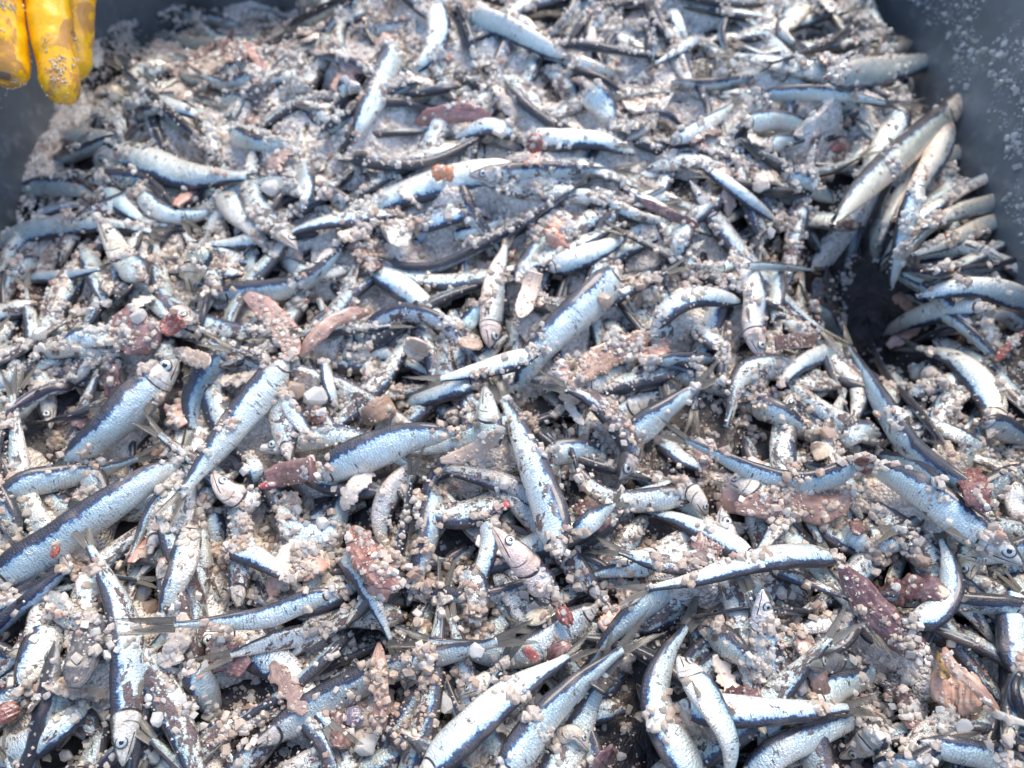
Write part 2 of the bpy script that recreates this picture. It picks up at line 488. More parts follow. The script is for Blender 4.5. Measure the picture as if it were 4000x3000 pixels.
def dome(name, c, n, r, h, mat, parent, org, ring=18, lv=6):
    n = Vector(n).normalized(); a = n.orthogonal().normalized(); b = n.cross(a)
    V, F = [], []
    for i in range(lv):
        t = i / (lv - 1) * math.pi / 2
        for k in range(ring):
            p = 2 * math.pi * k / ring
            V.append(Vector(c) + (a * math.cos(p) + b * math.sin(p)) * (r * math.cos(t)) + n * (h * math.sin(t)) if i < lv - 1 or k >= 0 else 0)
    base = len(V)
    for k in range(ring):
        p = 2 * math.pi * k / ring
        V.append(Vector(c) + (a * math.cos(p) + b * math.sin(p)) * (r * .9) - n * h)
    for i in range(lv - 1):
        for k in range(ring):
            F.append((i * ring + k, i * ring + (k + 1) % ring, (i + 1) * ring + (k + 1) % ring, (i + 1) * ring + k))
    for k in range(ring): F.append((base + k, base + (k + 1) % ring, (k + 1) % ring, k))
    F.append(tuple(base + k for k in range(ring - 1, -1, -1)))
    V = np.array([tuple(v) for v in V]) - org
    return link(name, mk_mesh(name, V, F, [mat]), parent)

COUNT = [0]
CLUMPS, EYES = [], []
def anchovy(pts, wpx=None, side='L', roll=0, head=True, tail=True, label=None, group=None, tint=(1, 1, 1), patch=.3,
            wid=None, sink0=0., sink1=0., vertical=False, kind='anchovy', tail_len=1.35, clean=1, lift=0., eye='clear', headonly=False, small=False, fins=True, tight=70):
    COUNT[0] += 1; seed = COUNT[0] * 13 % 997
    if 0 <= roll < 40: roll += 8
    u0 = 0.0 if head else .13
    u1 = .30 if headonly else 1.0 if tail else .90
    sgn = 1 if side == 'L' else -1
    if not head and sink0 == 0: sink0 = .006
    if (not tail) and sink1 == 0 and not headonly: sink1 = .006
    L = lay(pts, wpx, wid, u0, u1, sink0, sink1, vertical, n=9 if headonly else 15, lift=lift, tight=tight)
    if L is None: return None
    P, wd, Nv = L
    seg, ring = (26, 14) if small else (46, 22)
    V, F, mi, uv, cm, P, T, N, S, Dm, us, hh = body_mesh('body', P, Nv, wd, u0, u1, sgn, roll, seed, seg, ring,
                                                         cut0=not head, cut1=not tail or headonly)
    org = P[len(P) // 2].copy(); org[2] -= wd * .25
    root = bpy.data.objects.new(kind, None); col.objects.link(root); root.location = org; root.empty_display_size = .01
    body = link('body' if not headonly else 'head', mk_mesh('body', V - org, F, [M_FISH, M_PINK if seed % 3 else M_FLESH], True, mi, {'UVMap': uv, 'Cm': cm}), root)
    body.color = (*tint, patch)
    k0 = len(ALLV); register(V, F); ALLK.append((len(ALLF) - 1, clean))
    if head:
        i = int(np.argmin(abs(us - .078))); D, W = Dm[i]
        r_ = hh[i]
        s_ = .42; th = math.acos(s_)
        c = P[i] + D * (r_ * s_ * .9) + W * (r_ * FLAT * 1.12 * math.sin(th) * .93)
        nn = W * .95 + D * .28
        er = wd * .175
        EYES.append((c[0], c[1], er * 1.7))
        nu = nn / np.linalg.norm(nn)
        e = dome('eye', c, nn, er, er * .22, M_RING, root, org, *((12, 4) if small else (20, 6)))
        dome('iris', c + nu * er * .05, nn, er * .86, er * .24, M_IRIS, e, org, *((12, 4) if small else (20, 6)))
        dome('pupil', c + nu * er * .15, nn, er * .46, er * .20, M_CLOUD if eye == 'cloudy' else M_PUPIL, e, org, *((10, 3) if small else (16, 5)))
    if not head and clean < 1.1: CLUMPS.append((P[0][0], P[0][1], wd, clean))
    if (not tail or headonly) and clean < 1.1: CLUMPS.append((P[-1][0], P[-1][1], wd, clean))
    if tail and not headonly:
        D, W = Dm[-1]; r2 = random.Random(seed + 5)
        a_ = math.radians(roll * .3); D = sgn * S[-1] * math.cos(a_) + N[-1] * math.sin(a_); W = np.cross(T[-1], D)
        W = W if W.dot(N[-1]) > 0 else -W
        f, FV = fan('tail_fin', P[-1] - T[-1] * wd * .06, T[-1], D, W, wd * tail_len * .95, r2.uniform(.13, .22) * (.28 if tail_len > 2.2 else 1), root, org, 2, curl=r2.uniform(-.2, .2), nr=5 if small else 9,
                    tint=(*[r2.uniform(.7, 1.5)] * 3, 1))
    if fins and not headonly and not small:
        i = int(np.argmin(abs(us - .50))); D, W = Dm[i]
        fan('dorsal_fin', P[i] + D * hh[i] * .93, -T[i] * -.75 + D * .35, D, W, wd * .38, .35, root, org, 1, curl=.2, nr=6, root=.5)
        if head:
            i = int(np.argmin(abs(us - .25))); D, W = Dm[i]
            fan('pectoral_fin', P[i] - D * hh[i] * .55 + W * hh[i] * FLAT * .72, T[i] - D * .15, D, W, wd * .55, .16, root, org, 1, curl=.12, nr=6, tint=(1.8, 1.7, 1.5, 1))
    tag(root, label, 'fish head' if headonly else 'fish', group)
    return root

def scrap(pts, wpx, mat, label, name='flesh_scrap', cat='fish scrap', thick=.30, wid=None, vertical=False, rag=.30, tint=(1, 1, 1), lift=0., taper=(.35, .35), ridge=.0, group=None, stripe=None):
    """a torn flat piece of fish : ragged strip with thickness and puckers"""
    COUNT[0] += 1; seed = COUNT[0] * 7 % 991
    sh = lambda u: np.ones_like(u)
    L = lay(pts, wpx, wid, 0, 1, vertical=vertical, shape=sh, flat=thick, lift=lift)
    if L is None: return None
    P, wd, Nv = L
    seg, ring = 40, 20
    P = catmull(P, seg); Nv = catmull(Nv, seg); T, N, S = frames(P, Nv)
    V, F, uv, cm = [], [], [], []
    for i in range(seg):
        t = i / (seg - 1)
        e = min(1, taper[0] + (1 - taper[0]) * math.sin(min(1, t / .3) * math.pi / 2)) * min(1, taper[1] + (1 - taper[1]) * math.sin(min(1, (1 - t) / .3) * math.pi / 2))
        for k in range(ring):
            th = 2 * math.pi * k / ring; c, sn = math.cos(th), math.sin(th)
            nz = 1 + rag * mnoise.noise(Vector((t * 7 + seed, c * 1.1, 0))) + rag * .6 * mnoise.noise(Vector((t * 22 + seed, c * 2.1, 3)))
            lf = 1 + .5 * mnoise.noise(Vector((t * 9, c * 3, sn * 2 + seed)))
            V.append(P[i] + S[i] * (wd / 2 * e * c * nz) + N[i] * (wd / 2 * thick * e * (abs(sn) ** .7 * np.sign(sn)) * lf + ridge * wd * e * (1 - c * c)))
    q = lambda i, k: i * ring + k % ring
    for i in range(seg - 1):
        for k in range(ring):
            F.append((q(i, k), q(i, k + 1), q(i + 1, k + 1), q(i + 1, k)))
            for (a, b) in ((i, k), (i, k + 1), (i + 1, k + 1), (i + 1, k)): uv.append((.3 + .6 * a / seg, b / ring)); cm.append((a * .25, b * .1))
    F.append(tuple(q(0, k) for k in range(ring))[::-1]); F.append(tuple(q(seg - 1, k) for k in range(ring)))
    for _ in range(2 * ring): uv.append((.5, .2)); cm.append((0, 0))
    V = np.array(V); org = P[seg // 2].copy(); org[2] -= wd * .1
    o = link(name, mk_mesh(name, V - org, F, [mat], True, None, {'UVMap': uv, 'Cm': cm})); o.location = org
    o.color = (*tint, .5)
    register(V, F[:-2]); ALLK.append((len(ALLF) - 1, .25))
    tag(o, label, cat, group)
    return o
# ------------------------------------------------------------------ the tub
def tub():
    R = .085; yb = -.36
    def loop(g, z):
        pts = []
        x0, x1, y0, y1 = WALL_L - g, WALL_X + g, yb - g, WALL_Y + g
        for cx, cy, a0 in ((x1 - R, y1 - R, 0), (x0 + R, y1 - R, 90), (x0 + R, y0 + R, 180), (x1 - R, y0 + R, 270)):
            for k in range(13):
                a = math.radians(a0 + k * 7.5)
                pts.append((cx + R * math.cos(a), cy + R * math.sin(a), z))
        # subdivide straight runs a little for the dents
        out = []
        for i in range(len(pts)):
            p, q = np.array(pts[i]), np.array(pts[(i + 1) % len(pts)])
            m = 10 if np.linalg.norm(q - p) > .1 else 1
            for t in range(m): out.append(p + (q - p) * t / m)
        return out
    prof = [(-.04, -.16), (-.012, -.10), (-.004, -.05), (0, -.02), (.006, .02), (.012, .06), (.018, .10), (.022, .115), (.034, .120), (.042, .115), (.044, .10), (.036, .09), (.03, .02), (.02, -.10), (.0, -.17)]
    V, F = [], []; n = None
    for g, z in prof:
        l = loop(g, z); n = len(l)
        for p in l:
            k = .0035 * mnoise.noise(Vector((p[0] * 7, p[1] * 7, z * 9)))
            V.append(p + np.array([k, k, 0]))
    for i in range(len(prof) - 1):
        for k in range(n): F.append((i * n + k, i * n + (k + 1) % n, (i + 1) * n + (k + 1) % n, (i + 1) * n + k))
    F.append(tuple(range(n))); F.append(tuple(range((len(prof) - 1) * n, len(prof) * n))[::-1])
    o = link('plastic_tub', mk_mesh('plastic_tub', V, F, [M_TUB]))
    tag(o, 'dark grey plastic tub with scuffed, salt-specked walls, holding the whole heap of fish', 'tub')
    return BVHTree.FromPolygons([Vector(v) for v in V], F[:-2])
TUB_BVH = tub()

# ------------------------------------------------------------------ lower layer of the heap
FL = 'partly hidden anchovy lying under the top layer of fish, crusted with salt'
def deep_layer(n, seed):
    # the mass of fish and offcuts underneath, far too many to single out
    r = random.Random(seed); Vs, Fs, MI, UV, CM, off = [], [], [], [], [], 0
    bed_bv = BV[0][0]
    for k in range(n):
        y = r.uniform(-.26, .44); x = r.uniform(-.375, .335)
        if abs(x) > .31 + .28 * (y + .225) / .6 or ((x - .258) / .05) ** 2 + ((y - .10) / .065) ** 2 < 1: continue
        a = r.uniform(0, 6.28); ln = r.uniform(.05, .11); c = r.uniform(-.5, .5)
        p = [(x - math.cos(a - c) * ln / 2, y - math.sin(a - c) * ln / 2), (x, y), (x + math.cos(a + c) * ln / 2, y + math.sin(a + c) * ln / 2)]
        if any(not (WALL_L + .02 < q[0] < WALL_X - .015 and q[1] < WALL_Y - .02) for q in p): continue
        wd = r.uniform(.013, .019)
        P, wd, Nv = lay(p, None, wd, .2, 1, .004, 0, True, n=9, lift=r.uniform(0, .012))
        V, F, mi, uv, cm = body_mesh('b', P, Nv, wd, .2, 1, r.choice((-1, 1)), r.choice((-30, 0, 20, 60)), r.randrange(900), 18, 12, cut0=True)[:5]
        Vs.append(V); Fs += [tuple(i + off for i in f) for f in F]; MI += mi; UV += uv
        CM += [(q[0] + k * 3.1, q[1]) for q in cm]; off += len(V)
    V = np.vstack(Vs)
    o = link('fish_mass', mk_mesh('fish_mass', V, Fs, [M_FISH, M_BROWN], True, MI, {'UVMap': UV, 'Cm': CM}))
    o.color = (.85, .82, .80, .7)
    tag(o, 'deep mass of small silver fish and offcuts seen through the gaps of the heap', None, None, 'stuff')
    register(V, Fs); ALLK.append((len(ALLF) - 1, .2)); BV[-1] = (BV[-1][0], None)
deep_layer(640, 21)
def filler(n, seed):
    r = random.Random(seed); k = 0
    while k < n:
        y = r.uniform(-.235, .42); x = r.uniform(-.37, .335)
        half = .28 + .30 * (y + .225) / .6
        if abs(x) > half: continue
        if x < -.29 and y > .22: continue
        if ((x - .258) / .06) ** 2 + ((y - .10) / .075) ** 2 < 1: continue
        a = r.uniform(0, 2 * math.pi); ln = r.uniform(.085, .13); c = r.uniform(-.35, .35)
        p = [(x - math.cos(a - c) * ln / 2, y - math.sin(a - c) * ln / 2), (x, y), (x + math.cos(a + c) * ln / 2, y + math.sin(a + c) * ln / 2)]
        if any(not (WALL_L + .02 < q[0] < WALL_X - .015 and q[1] < WALL_Y - .02) for q in p): continue
        t = r.uniform(.62, 1.05)
        anchovy(p, wid=r.uniform(.014, .0185), side=r.choice('LR'), roll=r.choice((-15, 0, 10, 25, 45, 70)), head=r.random() < .5,
                label=FL, group='anchovies in the lower layer of the heap', tint=(t, t * r.uniform(.95, 1), t * r.uniform(.92, 1.0)), patch=r.uniform(.2, .9),
                vertical=True, clean=.45, small=True, sink0=-.004, sink1=-.004)
        k += 1
filler(125, 3)
# loose offcuts of the lower layer
def offcuts(n, seed):
    r = random.Random(seed); k = 0
    while k < n:
        y = r.uniform(-.22, .38); x = r.uniform(-.36, .32)
        if abs(x) > .26 + .28 * (y + .225) / .6 or (x < -.27 and y > .22): continue
        a = r.uniform(0, 6.28); ln = r.uniform(.014, .034)
        p = [(x - math.cos(a) * ln / 2, y - math.sin(a) * ln / 2), (x + r.uniform(-.003, .003), y + r.uniform(-.003, .003)), (x + math.cos(a) * ln / 2, y + math.sin(a) * ln / 2)]
        m = r.choice((M_BROWN, M_PINK, M_BONE, M_BONE, M_DARK, M_FLESH)); v = r.uniform(.8, 1.3)
        scrap(p, None, m, 'small torn fish offcut lying among the salt and the lower fish', 'fish_offcut', 'fish scrap', r.uniform(.15, .35), wid=r.uniform(.008, .015),
              vertical=True, rag=r.uniform(.4, .8), tint=(v, v * .92, v * .88), taper=(r.uniform(.1, .7), r.uniform(.1, .7)), lift=.003, group='small offcuts scattered through the heap')
        k += 1
offcuts(110, 5)

# ------------------------------------------------------------------ the fish one can point at
# (points head -> tail, width, side of the back, roll, options, label)
A = anchovy
W1, W2, DK, PK, TN = (1, 1, 1), (.92, .93, .96), (.55, .56, .62), (1, .88, .84), (1, .93, .87)
N_ = dict(head=False, tail=False); NH = dict(head=False); NT = dict(tail=False)
def row(pts, w, side, roll, label, tint=W1, patch=.3, **k):
    if pts[len(pts) // 2][1] < 800: w *= 1.18; k.setdefault('lift', .003)
    elif w > 110: w *= .92
    A(pts, w, side, roll, label=label, tint=tint, patch=patch, **k)
# far end of the tub
row([(2000, 60), (2090, 170), (2200, 230), (2290, 290)], 85, 'R', -15, 'pale salt-crusted anchovy at the top edge, just above the long white line of fish', TN, .2, **NH)
row([(1820, 60), (1950, 95), (2080, 160), (2200, 230)], 85, 'R', -20, 'long white anchovy near the top edge, right of the thin black-backed arch', W1, .1, **N_)
row([(2220, 230), (2300, 265), (2410, 300)], 60, 'R', -20, 'small yellowish white fish piece continuing the line of the long white anchovy at the top', TN, .1, **N_)
row([(2230, 270), (2330, 300), (2430, 360)], 55, 'L', 75, 'dark-backed anchovy tucked under the end of the long white line of fish at the top', DK, .6, **N_)
row([(2170, 180), (2330, 185), (2500, 215), (2600, 230)], 55, 'L', 80, 'blackish anchovy back lying level, right of the white fish at the top middle', DK, .6, **N_)
row([(2610, 30), (2660, 120), (2690, 190)], 50, 'R', 10, 'small silver anchovy with a bright flank pointing down at the top edge, right of centre', W1, .1, **NH)
row([(2530, 10), (2570, 100), (2620, 160)], 80, 'L', 80, 'very dark anchovy back at the top edge beside a small bright flank', DK, .9, **N_)
row([(2730, 150), (2650, 200), (2560, 250)], 45, 'L', 0, 'small silver anchovy slanting up to the right near the top edge', W2, .2, **NH)
row([(3130, 20), (3060, 120), (3100, 170)], 90, 'R', -30, 'whitish salted anchovy near the top edge by the right tub wall', TN, .2, **NH)
row([(2830, 60), (2820, 140), (2840, 220)], 45, 'L', 60, 'thin grey-blue anchovy standing upright near the top edge, right of centre', W2, .4, **N_)
row([(3380, 75), (3250, 160), (3130, 210), (3010, 250)], 55, 'R', 80, 'long dark salt-crusted anchovy back, above the white fish touching the right wall', DK, .6, **NH)
row([(3600, 175), (3530, 182), (3440, 195)], 75, 'R', 0, 'small pale fish head with a dark eye looking right, against the right tub wall', TN, .1, headonly=True)
row([(3230, 300), (3390, 290), (3560, 255), (3740, 215)], 95, 'R', -5, 'white salted anchovy whose dark tail touches the right tub wall', W1, .1, head=False, lift=.006)
row([(2950, 375), (3130, 362), (3300, 372), (3460, 402)], 58, 'L', 5, 'slim clean silver anchovy lying level below the one that touches the right wall', W1, .1, head=False)
row([(2620, 320), (2760, 330), (2880, 320), (3010, 300)], 50, 'L', 30, 'greyish anchovy lying level in the salt, left of the slim clean silver one', W2, .5)
row([(3470, 410), (3505, 480), (3450, 570), (3370, 670)], 90, 'L', -10, 'bent white anchovy under the long spear-like fish at the right wall', W1, .05, **N_)
row([(2990, 575), (3070, 552), (3160, 590)], 60, 'L', 0, 'short arched anchovy with a bright flank and dark outline, in the salt at upper right', W1, .1, **N_)
row([(1700, 0), (1715, 110), (1690, 200), (1610, 290)], 78, 'L', -5, 'bent silver anchovy at the top edge, right of the diagonal silver fish', W1, .15, **N_)
row([(1555, 170), (1510, 270), (1470, 370), (1420, 460), (1385, 550)], 98, 'R', 0, 'bright silver anchovy slanting down left in the upper middle, dark along its left side', W1, .2, **N_)
row([(1775, 0), (1820, 90), (1850, 190), (1855, 290)], 52, 'L', 85, 'thin black-backed anchovy arching down from the top edge beside the bent silver one', DK, .3, **N_)
row([(1450, 290), (1390, 250), (1310, 228), (1215, 212)], 48, 'R', 70, 'navy-backed anchovy with its tail pointing left, in the salt at upper left of centre', (.7, .8, 1.1), .1, **NH)
row([(1800, 335), (1690, 355), (1570, 375)], 55, 'L', 80, 'short black salted anchovy back, right of the diagonal silver fish', DK, .4, **N_)
row([(2285, 350), (2350, 400), (2400, 490)], 95, 'L', -5, 'short broad silver anchovy flank emerging from the salt at the top middle', W1, .15, **N_)
row([(1120, 130), (1250, 60), (1330, 20)], 60, 'L', 20, 'small salt-covered anchovy near the top edge, left of centre', TN, .4)
row([(1000, 300), (900, 330), (800, 300)], 60, 'R', 10, 'pale bluish anchovy piece buried in white salt at upper left', W2, .3, **NH)
row([(560, 190), (660, 160), (780, 175), (870, 160)], 65, 'R', 5, 'salt-caked anchovy lying level to the right of the yellow glove', TN, .2, **N_)
row([(345, 250), (430, 232), (520, 262), (610, 320)], 52, 'L', 40, 'small grey-green anchovy arching beside the tips of the yellow glove', (.8, .85, .8), .3, **NH)
row([(455, 330), (460, 370), (470, 400)], 60, 'L', -20, 'small golden fish head end just right of the yellow glove fingertips', (1, .9, .7), .1, headonly=True)
row([(620, 420), (560, 440), (540, 470)], 50, 'R', 40, 'small blue-sided anchovy piece in the salt below the right of the glove', W2, .3, **N_)
row([(2620, 560), (2780, 470), (2860, 410)], 60, 'L', -10, 'slim whitish anchovy slanting up right through the salt at upper right of centre', W1, .1, **NH)
row([(2550, 435), (2610, 450), (2670, 500)], 42, 'L', 80, 'short navy anchovy back poking out of the salt right of the upper middle', (.6, .7, 1.1), .1, **N_)
row([(1420, 360), (1380, 340), (1320, 350)], 60, 'R', 0, 'tiny silver head end left of the bright diagonal anchovy in the upper middle', W1, .1, headonly=True)
row([(1225, 365), (1190, 345), (1120, 330)], 58, 'R', 0, 'small fish head with a round eye, left of the bright diagonal anchovy', TN, .1, headonly=True)
# left upper
row([(370, 615), (480, 610), (600, 645), (740, 690), (960, 690)], 118, 'R', 5, 'white plump anchovy lying level at upper left, its back dark below', W1, .05, lift=.004, tail_len=.5)
row([(250, 520), (330, 540), (420, 545), (470, 590)], 70, 'R', 10, 'salt-heaped anchovy by the left tub wall, just under the glove', W2, .6, **N_)
row([(415, 735), (470, 800), (580, 880)], 80, 'R', 0, 'pale blue anchovy slanting down right, behind the head with a bright eye at left', (.85, .95, 1), .1, **N_)
row([(540, 745), (610, 815), (710, 845), (860, 815)], 78, 'L', -5, 'U-shaped silver anchovy under the plump white one at upper left', W1, .1, **N_)
row([(870, 740), (930, 830), (1000, 900), (1050, 980)], 110, 'L', -15, 'broad white salty flank sloping down right in the left upper part', TN, .1, **N_)
row([(-20, 965), (130, 903), (300, 880), (450, 880), (590, 905)], 92, 'R', 5, 'silver anchovy lying level at the left edge behind a loose bright-eyed fish head', W1, .1, **NH)
row([(330, 965), (370, 1080), (420, 1200)], 80, 'R', 0, 'bluish anchovy hanging down under the fish head with a bright eye at left', W1, .1, **N_)
row([(385, 848), (430, 920), (480, 1000), (560, 1090)], 125, 'L', -5, 'loose pale fish head with a round bright eye, snout up, near the left edge', (1, .98, .92), .1, headonly=True, lift=.012)
row([(755, 1145), (760, 1060), (795, 960)], 100, 'R', -10, 'loose golden fish head with its eye at the bottom, snout down, left upper part', (1.05, .92, .72), .1, headonly=True, lift=.010, eye='cloudy')
row([(110, 1085), (250, 1078), (390, 1052)], 62, 'R', 20, 'small blue and silver anchovy with its tail pointing right, near the left edge', (.85, .92, 1.05), .1, head=False)
row([(560, 1110), (610, 1180), (665, 1260)], 88, 'L', 0, 'short silver tail stump ending at a red scrap, left of centre', W1, .2, **N_)
row([(830, 1155), (960, 1145), (1090, 1130), (1220, 1080), (1340, 970)], 112, 'L', 22, 'curved anchovy with brown back and comb-like silver belly, upper left of centre', W2, .35, head=False, tail=False)
row([(1020, 930), (920, 950), (810, 955)], 62, 'L', 10, 'small anchovy with dark tail fin pointing left, right of the golden loose head', W2, .1, **NH)
row([(810, 1130), (790, 1240), (775, 1350)], 62, 'L', 85, 'upright dark-backed anchovy standing below the golden loose head', DK, .9, **NH)
row([(210, 640), (300, 600), (400, 560), (470, 520)], 60, 'L', 20, 'small salted anchovy climbing the left bank, just above the plump white one', W2, .3, **N_)
row([(60, 760), (170, 730), (300, 740), (380, 770)], 70, 'L', -5, 'whitish anchovy lying level by the left tub wall, under heaped salt', W1, .2, **N_)
row([(150, 840), (250, 810), (350, 800)], 54, 'R', 40, 'dark thin anchovy between two salted fish at the left edge, upper part', DK, .4, **N_)
row([(480, 420), (600, 400), (720, 430), (800, 470)], 62, 'R', 10, 'pale anchovy under loose salt, below and right of the yellow glove', W2, .3, **N_)
row([(900, 520), (1010, 560), (1130, 560)], 64, 'L', 0, 'bluish white anchovy lying level in the salt bank right of the plump white one', W1, .2, **N_)
row([(1180, 640), (1200, 730), (1180, 820)], 66, 'L', 0, 'short upright silver anchovy in tan salt, left of the long arched white one', W1, .3, **N_)
row([(1620, 900), (1720, 860), (1840, 830), (1930, 850)], 66, 'R', 20, 'blue anchovy lying in the hollow under the long arched white one', (.7, .82, 1.05), .2, **N_)
row([(1760, 930), (1880, 900), (1980, 850)], 60, 'L', 0, 'salted silver anchovy in the hollow between the arched white and long navy fish', W1, .4, **N_)
row([(700, 60), (820, 70), (940, 100)], 60, 'L', 10, 'salted grey anchovy at the foot of the far wall, upper left', W2, .4, **N_)
row([(470, 120), (560, 90), (640, 80)], 56, 'R', 10, 'small pale anchovy at the foot of the far wall beside the glove', W2, .3, **N_)
row([(2900, 480), (3040, 470), (3180, 500)], 70, 'L', -5, 'washed white anchovy lying level in bright salt at upper right', W1, .1, **N_)
row([(3050, 680), (3160, 720), (3250, 790)], 72, 'L', 0, 'salted white anchovy sloping down towards the pit from its upper left', W1, .2, **N_)
# centre upper
row([(2020, 540), (2160, 548), (2330, 548), (2480, 600)], 78, 'R', 12, 'white anchovy lying level above centre, with a dark salted belly side', W1, .2, **N_)
row([(2020, 525), (1900, 495), (1780, 540)], 66, 'L', 20, 'salted anchovy with a thin dark tail pointing left, above centre', W2, .2, **NH)
row([(1560, 835), (1420, 850), (1250, 872), (1100, 925)], 76, 'L', 50, 'dark and silver anchovy sloping down left, continuing behind the arched white fish', W2, .2, **N_)
row([(2100, 755), (1980, 690), (1830, 692), (1650, 735), (1480, 795), (1330, 865)], 112, 'L', 5, 'long arched white anchovy above centre with an orange scrap stuck on its top', W1, .05, **N_, lift=-.002, tight=40)
row([(2430, 730), (2560, 800), (2680, 880), (2780, 920)], 50, 'R', 40, 'long thin anchovy edge sloping down right in the salt, right of centre top', TN, .5, **N_)
row([(2750, 650), (2860, 730), (3040, 870)], 46, 'R', 10, 'slender pale anchovy edge at upper right, sloping down towards the dark pit', W2, .2, **N_)
row([(2360, 780), (2480, 840), (2650, 880)], 52, 'R', -10, 'thin white-edged anchovy sloping right, under the thin long one right of centre top', TN, .6, **N_)
row([(2670, 870), (2665, 930), (2640, 1000)], 95, 'L', 0, 'short upright silver-blue flank with a dark edge, upper right of centre', W1, .05, **N_)
row([(1660, 860), (1640, 930), (1635, 980)], 60, 'R', 20, 'small blue anchovy bit buried in tan salt above centre', (.6, .75, 1.1), .1, **N_)
row([(1470, 1000), (1570, 1045), (1700, 1045), (1850, 975), (2000, 895), (2130, 815), (2250, 735)], 84, 'L', 74, 'long dark navy anchovy sweeping up to the right above centre', (.8, .78, .9), .5, **NH)
row([(2020, 1100), (2080, 1000), (2150, 910)], 82, 'L', 5, 'small silver anchovy slanting up right behind the head-down fish at centre top', W1, .2, **N_)
row([(2130, 1050), (2240, 1020), (2350, 975), (2440, 930)], 96, 'R', -2, 'short broad white anchovy just right of the head-down fish, upper centre', W1, .05, **N_)
row([(1440, 1050), (1540, 1105), (1650, 1190), (1760, 1300)], 100, 'R', 5, 'silver anchovy with a blue lower edge sloping down right, above centre', W1, .2, **N_)
row([(1910, 1355), (1918, 1250), (1935, 1110), (1975, 960)], 122, 'R', -30, 'pink-bellied anchovy hanging head down in the upper centre, dark eye at the bottom', PK, .25, lift=.010)
row([(1810, 1290), (1850, 1230), (1890, 1180)], 70, 'L', -5, 'small bluish-silver anchovy bit left of the head-down fish', (.85, .98, 1), .1, **N_)
row([(1430, 1350), (1480, 1262), (1590, 1222), (1710, 1255), (1800, 1330), (1880, 1430)], 88, 'L', 12, 'arched anchovy with brown back and blue inner side, its thin tail near the centre', (.92, .9, .98), .8, head=False)
row([(2420, 1040), (2335, 1150), (2240, 1235), (2140, 1330), (2065, 1430), (2020, 1540)], 158, 'R', 4, 'big clean silver anchovy slanting down left through the centre, dark along its left edge', W1, .08, tail=False, head=False, lift=.012)
row([(2100, 1530), (2150, 1495), (2230, 1420)], 95, 'R', -5, 'dark-faced fish head with ringed eye and pink gills under the big clean fish', (.85, .75, .78), .2, headonly=True)
# right upper and the pit
rf = random.Random(4)
for k in range(30):      # thin fish wedged into the fan round the pit
    a = math.radians(-76 + 3.6 * k + rf.uniform(-5, 5)); cx, cy = 3430 + rf.uniform(-30, 30), 1080 + rf.uniform(-40, 40)
    r0, r1 = rf.uniform(40, 130), rf.uniform(300, 680); bend = rf.uniform(.05, .28)
    q = [(cx + r * math.cos(a + bend * (r / 500) ** 2 * 1.2), cy + r * math.sin(a + bend * (r / 500) ** 2 * 1.2)) for r in (r1, (r0 + 2 * r1) / 3, (2 * r0 + r1) / 3, r0)]
    A(q, rf.uniform(52, 92), rf.choice('LR'), rf.choice((-20, 0, 10, 30, 70)), label='anchovy wedged between the larger fish fanning out of the dark pit', group='thin fish fanning out of the pit',
      tint=rf.choice((TN, W1, PK, W2, TN, DK)), patch=rf.uniform(.1, .6), head=rf.random() < .4, tail=False, clean=.85, lift=.002, kind='anchovy')
row([(2550, 1290), (2625, 1200), (2740, 1160), (2900, 1178)], 92, 'R', 15, 'S-bent silver anchovy with a dark underside, right of centre', W1, .08, head=False, tail=False, lift=.006)
row([(2830, 1370), (2740, 1300), (2650, 1270)], 84, 'L', 42, 'short anchovy with dark and silver stripes under the S-bent fish', W2, .2, **N_)
row([(2970, 1395), (2945, 1280), (2950, 1160), (2915, 1050), (2850, 990)], 104, 'R', -25, 'pale anchovy hanging head down at right with a red-rimmed eye', PK, .1, tail=False, lift=.010, eye='cloudy')
row([(3010, 1030), (3035, 1140), (3020, 1260)], 80, 'L', 0, 'upright white anchovy flank just right of the fish with the red-rimmed eye', W1, .05, **N_)
row([(2700, 1030), (2800, 1050), (2870, 1020)], 50, 'L', -10, 'greenish silver fish head half sunk in salt above the fish with the red-rimmed eye', (.8, .95, .95), .1, headonly=True)
row([(2880, 1040), (3040, 1042), (3180, 1055)], 36, 'L', -5, 'very slim white anchovy whose needle tail points right over the dark pit', W1, .05, head=False, lift=.012, tail_len=3.4)
row([(3800, 350), (3660, 480), (3510, 610), (3360, 750), (3250, 880)], 104, 'R', 6, 'long spear-straight tan anchovy standing up against the right wall, head at the top', (1, .9, .80), .1, lift=.03, tight=85, tail=False, clean=1.3)
row([(3720, 480), (3650, 620), (3560, 760), (3490, 860)], 84, 'L', -30, 'pinkish belly-up anchovy just below the spear-straight fish', PK, .5, head=False, tail=False, lift=.012, clean=1.3)
row([(3600, 690), (3545, 850), (3510, 990), (3480, 1130)], 72, 'R', 5, 'upright white anchovy standing in the middle of the dark pit', W1, .05, **N_, lift=.018, clean=1.3)
row([(3500, 640), (3440, 780), (3380, 920), (3360, 1040)], 60, 'L', 80, 'dark anchovy back standing upright in the pit, left of the upright white one', DK, .3, **N_)
row([(3370, 860), (3330, 980), (3290, 1100)], 50, 'L', 50, 'thin dark fish plunging into the left of the pit', DK, .4, **N_)
row([(4030, 740), (3900, 790), (3740, 830), (3600, 890)], 76, 'L', -10, 'topmost of the slim pale anchovies fanning out from the pit to the right edge', TN, .3, head=False, tail=False, lift=.016, clean=1.3)
row([(3960, 850), (3830, 890), (3690, 950), (3560, 1000)], 80, 'L', -10, 'tan anchovy second from the top in the fan at the right edge', TN, .2, head=False, tail=False, lift=.010, clean=1.3)
